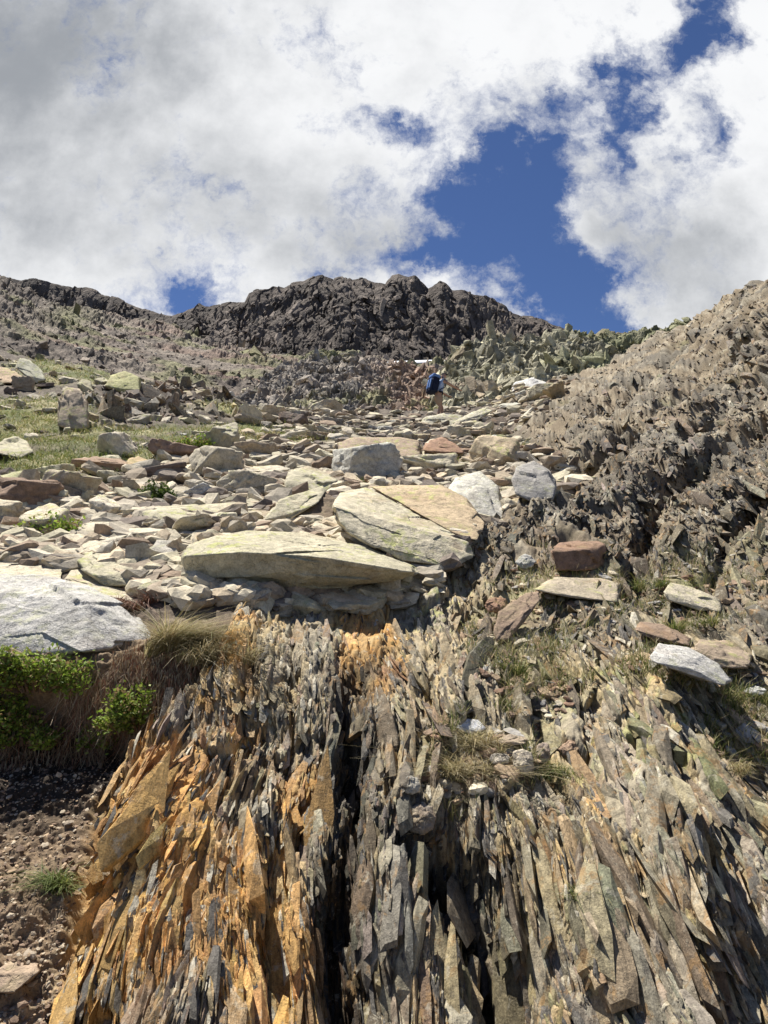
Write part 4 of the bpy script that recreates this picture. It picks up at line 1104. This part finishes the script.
roots, hs, pal = [], [], []
gxs, gys = rng.uniform(-25, 480, 130000), rng.uniform(355, 480, 130000)
for x, y in zip(gxs, gys):
    i, j = gidx(x, y)
    if PY[-1, j] > y: continue
    if turf_mask[i, j] * 1.1 < rng.random(): continue
    roots.append(Pn[i, j] + rng.normal(size=3) * [.12, .12, 0]); hs.append(Y[i, j])
    pal.append(0 if (y > 447 and rng.random() < .85) or (x > 330 and rng.random() < .8) else (1 if rng.random() < .38 else 0))
roots = np.array(roots); hs = np.array(hs); pal = np.array(pal)
cg = np.where(pal[:, None] == 0, pick(GR, len(roots), [.3, .3, .25, .05, .1]), pick(DRY, len(roots), [.2, .25, .1, .15, .3]))
V, f, c_ = blades(roots, rng.uniform(.03, .085, len(roots)) * (1 + hs / 60), .005 + hs * .0007, rng.normal(size=(len(roots), 3)) * [.9, .9, 0], cg, 2)
tag(mesh_obj('grass', V, f, M_plant, cols=c_), 'short green and straw coloured turf between the boulders', 'grass', kind='stuff')
# sparse grass on ledges by the camera
roots, pal = [], []
for x, y in zip(rng.uniform(430, 790, 26000), rng.uniform(555, 860, 26000)):
    i, j = gidx(x, y)
    cl = float(ledge[i, j])
    if cl < .3: continue
    roots.append(Pn[i, j]); pal.append(y)
roots = np.array(roots)
kn = fbm((roots * 2.2).astype(f32) + 3, 3) > -.08
roots = roots[kn]; 
cg = np.where(rng.random((len(roots), 1)) < .6, pick(GR, len(roots)), pick(DRY, len(roots)))
V, f, c_ = blades(roots, rng.uniform(.05, .16, len(roots)), np.full(len(roots), .005), rng.normal(size=(len(roots), 3)) * [.5, .5, 0], cg, 2)
tag(mesh_obj('grass', V, f, M_plant, cols=c_), 'thin grass growing on the earthy ledges of the schist', 'grass', kind='stuff')

def tussock(px, py, label, n, h, rad, palette, down=0.25, p=None, width=.006, name='grass_tussock', cat='tussock', group=None, dirx=0.0, mat=None, yoff=0.0):
    g, nn_ = ground(px, py)
    g = g + np.array([0, yoff, 0])
    e = mesh_anchor = g
    a = rng.uniform(0, 6.283, n); r0 = rad * np.sqrt(rng.random(n))
    nb_ = 11; sc_ = rng.normal(size=(nb_, 3)) * [rad * .75, rad * .45, rad * .12]; sl_ = rng.normal(size=(nb_, 3)) * [.45, .35, .1]; sh_ = rng.uniform(.5, 1.15, nb_); bi = rng.integers(0, nb_, n)
    base = sc_[bi] + np.stack([np.cos(a) * r0 * .35, np.sin(a) * r0 * .3, -.25 * np.abs(r0) + rng.uniform(-.02, .02, n)], -1)
    out = np.stack([np.cos(a), np.sin(a), np.zeros(n)], -1) * rng.uniform(.1, 1.1, (n, 1)) + rng.normal(size=(n, 3)) * [.45, .45, .12]
    out += sl_[bi]; out[:, 0] += dirx; out[:, 1] -= .25
    hh = h * (.3 + .8 * rng.random(n)) * sh_[bi]
    V, f, c_ = blades(base, hh, np.full(n, width) * rng.uniform(.6, 1.2, n), out, pick(palette, n, p), 4, .35 + down)
    o = mesh_obj(name, V, f, mat or M_plant, cols=c_); o.location = g
    tag(o, label, cat, group)
    return o
TG = 'grass tussocks'
tussock(190, 652, 'shaggy half-dry tussock drooping beside the white granite block', 2200, .36, .13, DRY, .24, [.25, .2, .15, .15, .25], group=TG, dirx=.5, yoff=-.10)
tussock(206, 668, 'straw coloured strands hanging below the shaggy tussock', 800, .30, .10, DRY, .45, [.3, .25, .2, .15, .1], group=TG, dirx=.3, yoff=-.12)
tussock(455, 775, 'pale dry tussock hanging over the dark cleft', 1700, .27, .14, DRY, .22, [.3, .2, .3, .1, .1], group=TG, dirx=-.15, yoff=-.03)
tussock(475, 745, 'bleached tussock under the white pebble', 900, .20, .12, DRY, .15, [.3, .2, .3, .1, .1], group=TG)
tussock(62, 890, 'small dark green tussock growing on the bare soil', 500, .15, .07, GR, .25, [.4, .2, .1, .05, .25], group=TG)
tussock(690, 635, 'green tussock on the ledge above the white slab', 700, .16, .13, GR, .2, group=TG)
tussock(655, 595, 'sparse green tussock beside the bright cream slab', 600, .18, .16, GR, .2, group=TG)
tussock(740, 700, 'green and straw tussock at the outer end of the ledge', 800, .17, .17, GR, .2, group=TG)
tussock(560, 775, 'thin green tussock below the ledge stones', 500, .12, .12, GR, .3, group=TG)
tussock(510, 680, 'thin tussock in the crack below the leaning brown slab', 500, .13, .09, GR, .2, group=TG)
tussock(720, 780, 'straw tussock low among the lichen plates', 500, .14, .10, DRY, .3, group=TG)
tussock(575, 925, 'little grass tuft in a crack of the lowest plates', 260, .10, .05, GR, .3, group=TG)
tussock(515, 455, 'green tussock on the brown bank uphill of the grey boulder', 600, .35, .3, GR, .1, group=TG, width=.014)
tussock(372, 463, 'green tussock below the broad brown ledge block', 700, .22, .28, GR, .1, group=TG, width=.013)
tussock(405, 461, 'wide green tussock in front of the broad brown ledge block', 800, .22, .34, GR, .1, group=TG, width=.013)
tussock(446, 462, 'green tussock beneath the triangular red-brown stone', 700, .22, .28, GR, .1, group=TG, width=.013)
tussock(255, 436, 'straw tussock where the meadow meets the scree', 600, .22, .35, DRY, .1, group=TG, width=.016)
tussock(100, 466, 'bright green tussock at the lower meadow edge', 800, .2, .35, GR, .1, group=TG, width=.012)
tussock(355, 484, 'small green tussock behind the broad cracked slab', 400, .15, .14, GR, .1, group=TG, width=.010)
tussock(440, 408, 'faint green tussock at the feet of the hiker', 300, .3, .5, GR, .1, group=TG, width=.02)
tussock(128, 604, 'rust-red dead fern clump lying on the white granite block', 900, .24, .12, np.array([(.20, .085, .05), (.26, .12, .07), (.14, .06, .04), (.3, .17, .1)]), .45, width=.007, name='dead_fern', cat='fern', dirx=-.5, mat=M_dead)
# straw and roots hanging from the eroded bank
def hanging(px0, px1, py, label, n, L):
    P0 = []
    for x in rng.uniform(px0, px1, n):
        g, _ = ground(x, py + rng.normal() * 9); P0.append(g + np.array([0, -.07 - .05 * rng.random(), 0]))
    P0 = np.array(P0); cen = P0.mean(0); P0 -= cen
    pal_ = np.array([(.30, .21, .13), (.38, .29, .18), (.22, .13, .08), (.44, .35, .23), (.25, .12, .07)])
    side = rng.normal(size=(n, 3)) * [.5, .25, 0]; side[:, 1] -= .22
    V, f, c_ = blades(P0, -L * rng.uniform(.15, 1.2, n), np.full(n, .006), -side, pick(pal_, n), 4, .12)
    o = mesh_obj('hanging_roots', V, f, M_dead, cols=c_); o.location = cen
    tag(o, label, 'roots', 'dead roots hanging from the eroded bank')
hanging(70, 195, 692, 'straw and reddish roots hanging from the bank beside the orange plates', 1300, .24)
hanging(-20, 85, 722, 'brown roots hanging under the bank shrub over dark soil', 700, .16)
hanging(118, 205, 668, 'reddish dead stalks matted below the dry tussock', 1300, .16)

def shrub(px, py, label, rx, ry, h, nleaf, leafs, group, cols, yoff=0.0, name='shrub'):
    g, nn_ = ground(px, py); g = g + np.array([0, yoff, 0])
    e = empty(name, g); tag(e, label, 'shrub', group)
    ns = 26
    tips = np.stack([rng.uniform(-1, 1, ns) * rx, rng.uniform(-1, 1, ns) * ry, h * rng.uniform(.45, 1.0, ns)], -1)
    rr_ = np.hypot(tips[:, 0] / rx, tips[:, 1] / ry); tips[:, 2] *= np.clip(1.15 - .6 * rr_ ** 2, .25, 1)
    # stems
    roots_ = tips * [.35, .35, 0] ; 
    VV, FF = [], []
    for a, b in zip(roots_, tips):
        k0 = len(VV)
        for t in (0, .5, 1):
            c0 = a + (b - a) * t + np.array([0, 0, .12 * h * math.sin(3.1 * t)]); w = .006 * (1 - .6 * t) + h * .006
            for q in range(4):
                VV.append(c0 + np.array([math.cos(q * 1.571) * w, math.sin(q * 1.571) * w, 0]))
        for sgm in range(2):
            for q in range(4):
                FF.append((k0 + sgm * 4 + q, k0 + sgm * 4 + (q + 1) % 4, k0 + sgm * 4 + 4 + (q + 1) % 4, k0 + sgm * 4 + 4 + q))
    mesh_obj('stem', np.array(VV), np.array(FF), M_dead, e, cols=np.tile(np.array([.16, .10, .06]), (len(VV), 1)))
    # leaves in sprays round the stem tips
    k = rng.integers(0, ns, nleaf)
    t = rng.uniform(.45, 1.08, (nleaf, 1))
    cen = roots_[k] + (tips[k] - roots_[k]) * t + rng.normal(size=(nleaf, 3)) * [rx * .13, ry * .13, h * .11]
    u = rng.normal(size=(nleaf, 3)); u[:, 2] = np.abs(u[:, 2]) * .8; u /= np.linalg.norm(u, axis=1)[:, None]
    w = np.cross(u, rng.normal(size=(nleaf, 3))); w /= np.linalg.norm(w, axis=1)[:, None]
    L = leafs * rng.uniform(.6, 1.25, (nleaf, 1))
    V = np.stack([cen, cen + u * L * .5 + w * L * .28, cen + u * L, cen + u * L * .5 - w * L * .28], 1)
    tone = rng.uniform(.75, 1.2, ns)[k][:, None]
    cc = np.array(cols)[rng.integers(0, len(cols), nleaf)] * tone
    mesh_obj('foliage', V.reshape(-1, 3), np.arange(nleaf * 4).reshape(-1, 4), M_plant, e, cols=np.repeat(cc, 4, 0))
SGR = [(.19, .28, .035), (.25, .34, .05), (.12, .18, .025), (.31, .36, .08), (.24, .17, .08)]
SG = 'low green shrubs'
shrub(42, 690, 'bright green shrub on the bank under the white granite block', .30, .14, .26, 5200, .030, SG, SGR, -.10)
shrub(-8, 712, 'green shrub cut by the photo edge on the bank', .16, .12, .26, 2400, .030, SG, SGR, -.10)
shrub(133, 708, 'dense green shrub under the corner of the white granite block', .19, .12, .27, 4000, .028, SG, SGR, -.12)
shrub(80, 722, 'small green sprig hanging low on the eroded bank', .10, .06, .12, 800, .026, SG, SGR, -.14)
shrub(20, 722, 'green shrub spilling over the brown roots of the bank', .20, .10, .16, 2200, .028, SG, SGR, -.16)
shrub(50, 535, 'leafy green shrub uphill of the white granite block', .32, .22, .22, 3000, .042, SG, SGR)
shrub(157, 502, 'compact dark green shrub beside the flat lichen slab', .20, .2, .30, 2400, .042, SG, [(.07, .11, .02), (.10, .14, .03), (.05, .08, .015)])
shrub(205, 472, 'little green shrub among pale scree below the meadow', .20, .2, .26, 900, .05, SG, SGR)
shrub(192, 448, 'yellow-green bush at the upper edge of the scree', .35, .3, .28, 1000, .06, SG, SGR)

# ------------------------------------------------------------------ the hiker
def skin_mesh(name, pts, edges, radii, mat, parent, sub=2, root=0):
    me = bpy.data.meshes.new(name); me.from_pydata([tuple(p) for p in pts], edges, [])
    o = bpy.data.objects.new(name, me); COL.objects.link(o)
    sk_ = o.modifiers.new('skin', 'SKIN'); sk_.use_smooth_shade = True
    for i, r_ in enumerate(radii):
        r2 = r_ if isinstance(r_, tuple) else (r_, r_)
        me.skin_vertices[0].data[i].radius = r2
        me.skin_vertices[0].data[i].use_root = (i == root)
    ss = o.modifiers.new('subd', 'SUBSURF'); ss.levels = sub; ss.render_levels = sub
    me.materials.append(mat)
    if parent: o.parent = parent
    return o
M_skin = cloth_mat('hiker_skin', (.40, .25, .18), 30, .6, .1)  # one even skin colour
M_shirt = cloth_mat('light_blue_shirt', (.36, .46, .66), 40)
M_short = cloth_mat('beige_shorts', (.36, .26, .18), 40)
M_cap = cloth_mat('dark_cap', (.04, .035, .035), 40)
M_shoe = cloth_mat('walking_shoe', (.08, .07, .065), 40)
M_navy = cloth_mat('navy_pack', (.010, .015, .038), 40)
M_blue = cloth_mat('blue_pack_panel', (.10, .19, .42), 40)
gp, _ = ground(437, 424)
HY = 28.6
gp = ground(438, 420.5)[0]; gp[2] -= .03
hk = empty('person', gp); tag(hk, 'hiker in light blue shirt and beige shorts climbing away with arm out', 'person')
# local: facing +X, turned a little uphill
hk.rotation_euler = (0, 0, R(24)); hk.scale = (1.06,) * 3
J = {'pelvis': (0, 0, .93), 'waist': (.03, 0, 1.06), 'chest': (.11, 0, 1.28), 'neck': (.18, 0, 1.45), 'head0': (.21, 0, 1.53), 'head1': (.24, 0, 1.64), 'crown': (.23, 0, 1.72),
     'shL': (.13, .18, 1.38), 'elL': (.22, .22, 1.12), 'wrL': (.42, .18, 1.02), 'shR': (.13, -.18, 1.38), 'elR': (.36, -.26, 1.24), 'wrR': (.60, -.24, 1.16),
     'hipL': (0, .09, .88), 'knL': (.22, .11, .52), 'anL': (.16, .11, .12), 'hipR': (-.01, -.09, .88), 'knR': (.03, -.10, .48), 'anR': (-.10, -.10, .09),
     'toeL': (.34, .11, .05), 'toeR': (.08, -.10, .03), 'haL': (.50, .16, .99), 'haR': (.69, -.23, 1.13)}
nm = list(J); ix = {k: i for i, k in enumerate(nm)}
ed = [('pelvis', 'waist'), ('waist', 'chest'), ('chest', 'neck'), ('neck', 'head0'), ('head0', 'head1'), ('head1', 'crown'), ('chest', 'shL'), ('shL', 'elL'), ('elL', 'wrL'), ('wrL', 'haL'), ('chest', 'shR'), ('shR', 'elR'), ('elR', 'wrR'), ('wrR', 'haR'),
      ('pelvis', 'hipL'), ('hipL', 'knL'), ('knL', 'anL'), ('anL', 'toeL'), ('pelvis', 'hipR'), ('hipR', 'knR'), ('knR', 'anR'), ('anR', 'toeR')]
rad = {'pelvis': .13, 'waist': .12, 'chest': .14, 'neck': .055, 'head0': .075, 'head1': .10, 'crown': .06, 'shL': .065, 'elL': .045, 'wrL': .032, 'shR': .065, 'elR': .045, 'wrR': .032, 'hipL': .09, 'knL': .06, 'anL': .042, 'hipR': .09, 'knR': .06, 'anR': .042, 'toeL': .035, 'toeR': .035, 'haL': .035, 'haR': .035}
skin_mesh('body', [J[k] for k in nm], [(ix[a], ix[b]) for a, b in ed], [rad[k] for k in nm], M_skin, hk)
# fingers on both hands
def lerp3(a, b, t): return tuple(np.array(a) + (np.array(b) - np.array(a)) * t)
for sd, h0 in (('L', J['haL']), ('R', J['haR'])):
    pts, eds, rds = [(h0[0] - .02, h0[1], h0[2])], [], [.022]
    for q, ln in enumerate((.065, .075, .07, .055)):
        k0 = len(pts); o_ = (q - 1.5) * .019
        pts += [(h0[0] + .03, h0[1] + o_, h0[2] + .003), (h0[0] + .03 + ln * .55, h0[1] + o_ * 1.1, h0[2] - .008), (h0[0] + .03 + ln, h0[1] + o_ * 1.1, h0[2] - .028)]
        eds += [(0, k0), (k0, k0 + 1), (k0 + 1, k0 + 2)]; rds += [.009, .008, .007]
    k0 = len(pts); pts += [(h0[0] + .01, h0[1] + .04, h0[2] - .005), (h0[0] + .05, h0[1] + .055, h0[2] - .015)]; eds += [(0, k0), (k0, k0 + 1)]; rds += [.011, .009]
    skin_mesh('hand', pts, eds, rds, M_skin, hk, 1)
skin_mesh('shirt', [(0, 0, .95), (.03, 0, 1.06), (.11, 0, 1.28), (.16, 0, 1.43), (.13, .18, 1.385), (.18, .21, 1.22), (.13, -.18, 1.385), (.24, -.22, 1.31)], [(0, 1), (1, 2), (2, 3), (2, 4), (4, 5), (2, 6), (6, 7)], [.15, .145, .165, .075, .085, .075, .085, .075], M_shirt, hk)
skin_mesh('shorts', [(0, 0, .98), (0, 0, .90), (0, .09, .86), (.15, .105, .60), (-.01, -.09, .86), (.025, -.10, .56)], [(0, 1), (1, 2), (2, 3), (1, 4), (4, 5)], [.15, .15, .115, .095, .115, .095], M_short, hk)
for a, b in (('anL', 'toeL'), ('anR', 'toeR')):
    p_, q_ = np.array(J[a]), np.array(J[b])
    skin_mesh('shoe', [p_ + [-.06, 0, -.03], p_ + [0, 0, .02], (p_ + q_) / 2, q_], [(0, 1), (1, 2), (2, 3)], [.045, .055, .052, .045], M_shoe, hk)
skin_mesh('cap', [(.205, 0, 1.60), (.225, 0, 1.68), (.235, 0, 1.735), (.33, 0, 1.685), (.39, 0, 1.665)], [(0, 1), (1, 2), (1, 3), (3, 4)], [.098, .112, .07, (.075, .02), (.06, .015)], M_cap, hk, root=1)
# rucksack
pk = empty('backpack', gp); pk.rotation_euler = hk.rotation_euler; pk.scale = (1.1, 1.14, 1.06)
tag(pk, 'navy rucksack with bright blue panels worn by the hiker', 'backpack')
def bev_box(name, cen, dims, tilt, mat, parent, bev=.05, taper=1.0):
    bm = bmesh.new(); bmesh.ops.create_cube(bm, size=1)
    for v in bm.verts:
        k = 1 - (1 - taper) * (v.co.z + .5)
        v.co = Vector((v.co.x * dims[0] * k, v.co.y * dims[1] * k, v.co.z * dims[2]))
    bmesh.ops.bevel(bm, geom=bm.edges[:], offset=bev, segments=3, affect='EDGES', profile=.6)
    bm.transform(Matrix.Translation(cen) @ Matrix.Rotation(tilt, 4, 'Y'))
    me = bpy.data.meshes.new(name); bm.to_mesh(me); bm.free()
    for p_ in me.polygons: p_.use_smooth = True
    o = bpy.data.objects.new(name, me); COL.objects.link(o); me.materials.append(mat); o.parent = parent
    return o
bev_box('pack_body', (-.17, 0, 1.24), (.26, .38, .56), R(14), M_navy, pk, .07, .9)
bev_box('lid', (-.11, 0, 1.53), (.27, .34, .13), R(14), M_blue, pk, .05)
bev_box('front_panel', (-.31, -.075, 1.28), (.03, .09, .34), R(14), M_blue, pk, .014)
bev_box('front_panel', (-.31, .075, 1.28), (.03, .09, .34), R(14), M_blue, pk, .014)
bev_box('side_pocket', (-.19, -.205, 1.10), (.17, .05, .24), R(14), M_navy, pk, .02)
bev_box('side_pocket', (-.19, .205, 1.10), (.17, .05, .24), R(14), M_navy, pk, .02)
for s_ in (-1, 1):
    skin_mesh('strap', [(-.05, .10 * s_, 1.44), (.08, .12 * s_, 1.53), (.24, .13 * s_, 1.40), (.20, .14 * s_, 1.18), (-.04, .17 * s_, 1.05)], [(0, 1), (1, 2), (2, 3), (3, 4)], [(.03, .012)] * 5, M_navy, pk, 1)
skin_mesh('hip_belt', [(-.06, .18, 1.0), (.08, .16, 1.0), (.17, 0, 1.0), (.08, -.16, 1.0), (-.06, -.18, 1.0)], [(0, 1), (1, 2), (2, 3), (3, 4)], [.035] * 5, M_navy, pk, 1)

# ------------------------------------------------------------------ sky and sun
SUN_EL, SUN_AZ = R(62), R(-42)      # azimuth from +Y, negative to the left
w = bpy.data.worlds.new('World'); scene.world = w; w.use_nodes = True
nt = w.node_tree; nt.nodes.clear()
sky = N(nt, 'ShaderNodeTexSky', _sky_type='NISHITA', _sun_disc=False, _sun_elevation=SUN_EL, _sun_rotation=SUN_AZ, _altitude=2300, _air_density=1.0, _dust_density=0.3, _ozone_density=2.0)
tc_ = nt.nodes.new('ShaderNodeTexCoord').outputs['Generated']
sp = nt.nodes.new('ShaderNodeSeparateXYZ'); nt.links.new(tc_, sp.inputs[0])
ya = mathn(nt, 'MAXIMUM', mathn(nt, 'ABSOLUTE', sp.outputs[1]), 0.25)
u = mathn(nt, 'DIVIDE', sp.outputs[0], ya); v = mathn(nt, 'DIVIDE', sp.outputs[2], ya)
cb = nt.nodes.new('ShaderNodeCombineXYZ'); nt.links.new(u, cb.inputs[0]); nt.links.new(v, cb.inputs[1]); nt.links.new(mathn(nt, 'MULTIPLY', mathn(nt, 'SIGN', sp.outputs[1]), 3.0), cb.inputs[2])
uv = cb.outputs[0]
wn = N(nt, 'ShaderNodeTexNoise', Scale=5.0, Detail=8.0, Roughness=0.62); nt.links.new(uv, wn.inputs['Vector'])
ws = N(nt, 'ShaderNodeVectorMath', _operation='SUBTRACT'); nt.links.new(wn.outputs['Color'], ws.inputs[0]); ws.inputs[1].default_value = (.5, .5, .5)
wk = N(nt, 'ShaderNodeVectorMath', _operation='SCALE', Scale=0.30); nt.links.new(ws.outputs[0], wk.inputs[0])
wa = N(nt, 'ShaderNodeVectorMath', _operation='ADD'); nt.links.new(uv, wa.inputs[0]); nt.links.new(wk.outputs[0], wa.inputs[1])
flatv = N(nt, 'ShaderNodeVectorMath', _operation='MULTIPLY'); nt.links.new(wa.outputs[0], flatv.inputs[0]); flatv.inputs[1].default_value = (1, 1, 0)
def blob(px, py, rx, ry, amp, rot=0.0):
    a, b = ray(px, py); kx = 1 / cP ** 0
    mp = N(nt, 'ShaderNodeMapping', _vector_type='TEXTURE'); mp.inputs['Location'].default_value = (float(a), float(b), 0)
    mp.inputs['Rotation'].default_value = (0, 0, rot); mp.inputs['Scale'].default_value = (rx / F, ry / F, 1)
    nt.links.new(flatv.outputs[0], mp.inputs['Vector'])
    dt = N(nt, 'ShaderNodeVectorMath', _operation='DOT_PRODUCT'); nt.links.new(mp.outputs[0], dt.inputs[0]); nt.links.new(mp.outputs[0], dt.inputs[1])
    return mathn(nt, 'MULTIPLY', mathn(nt, 'EXPONENT', mathn(nt, 'MULTIPLY', dt.outputs['Value'], -1.0)), amp)
def add_all(bs):
    t = bs[0]
    for b in bs[1:]: t = mathn(nt, 'ADD', t, b)
    return t
blue = add_all([blob(712, 20, 32, 70, .95), blob(655, 55, 62, 34, .8), blob(585, 85, 55, 40, .55), blob(545, 170, 60, 36, .9, R(35)), blob(480, 205, 52, 46, .95), blob(430, 245, 60, 22, .75), blob(540, 245, 45, 55, .85), blob(570, 300, 60, 40, 1.0),
                blob(640, 325, 50, 18, .95), blob(175, 290, 42, 22, .95), blob(385, 137, 40, 18, .55), blob(228, 215, 34, 15, .36), blob(325, 45, 30, 44, .42), blob(620, 125, 26, 80, .75), blob(690, 150, 30, 60, .5), blob(345, 270, 60, 12, .35)])
n1 = noise(nt, uv, 3.6, 12, 0.60, 0.15)
n2 = noise(nt, uv, 9.0, 10, 0.62)
dens = mathn(nt, 'ADD', mathn(nt, 'MULTIPLY_ADD', mathn(nt, 'SUBTRACT', n1, .5), 1.5, .63), mathn(nt, 'MULTIPLY', mathn(nt, 'SUBTRACT', n2, .5), 1.9))
n4 = noise(nt, wa.outputs[0], 26.0, 8, .65)
dens = mathn(nt, 'ADD', dens, mathn(nt, 'MULTIPLY', mathn(nt, 'SUBTRACT', n4, .5), 1.0))
dens = mathn(nt, 'SUBTRACT', dens, blue)
alpha = ramp(nt, dens, -0.22, 0.62)
alpha = mathn(nt, 'MULTIPLY', alpha, mathn(nt, 'MULTIPLY_ADD', ramp(nt, sp.outputs[1], -.15, .35), .9, .1))
alpha = mathn(nt, 'MULTIPLY', alpha, mathn(nt, 'MULTIPLY_ADD', ramp(nt, mathn(nt, 'MULTIPLY', v, -1.0), -1.3, -.85), .9, .1))
grey = add_all([blob(60, 90, 300, 260, .75), blob(330, 230, 140, 60, .25), blob(690, 260, 90, 60, .40), blob(160, 20, 200, 90, .3)])
n3 = noise(nt, uv, 2.6, 9, 0.58, 0.1)
thick = mathn(nt, 'MULTIPLY_ADD', mathn(nt, 'SUBTRACT', n3, .5), 2.4, grey)
thick = mathn(nt, 'ADD', thick, mathn(nt, 'MULTIPLY', mathn(nt, 'SUBTRACT', n2, .5), .7))
ccol = mixc(nt, ramp(nt, thick, -0.1, 1.05), (5.3, 5.35, 5.42), (1.95, 2.07, 2.25))
skyc = mixc(nt, 1.0, sky.outputs[0], (0.33, 0.38, 0.50), 'MULTIPLY')
bg = N(nt, 'ShaderNodeBackground', Strength=0.1)
nt.links.new(mixc(nt, alpha, skyc, ccol), bg.inputs[0])
wo = nt.nodes.new('ShaderNodeOutputWorld'); nt.links.new(bg.outputs[0], wo.inputs[0])

sl = bpy.data.lights.new('sun', 'SUN'); sl.energy = 5.0; sl.angle = R(0.5); sl.color = (1, .955, .88)
so = bpy.data.objects.new('sun', sl); COL.objects.link(so)
sd = Vector((math.sin(SUN_AZ) * math.cos(SUN_EL), math.cos(SUN_AZ) * math.cos(SUN_EL), math.sin(SUN_EL)))
so.rotation_euler = sd.to_track_quat('Z', 'Y').to_euler(); so.location = sd * 50

cam = bpy.data.cameras.new('camera'); co_ = bpy.data.objects.new('camera', cam); COL.objects.link(co_)
cam.sensor_fit = 'VERTICAL'; cam.sensor_height = 24; cam.lens = 24 * F / 1024
cam.clip_start = .05; cam.clip_end = 2000
co_.rotation_euler = (R(90) + PITCH, 0, 0)
scene.camera = co_
scene.view_settings.view_transform = 'Standard'; scene.view_settings.look = 'None'
scene.view_settings.exposure = 0.85; scene.view_settings.gamma = 1
scene.cycles.max_bounces = 6
print('rocks', len(rocks), 'small', len(small), 'fine', len(items))
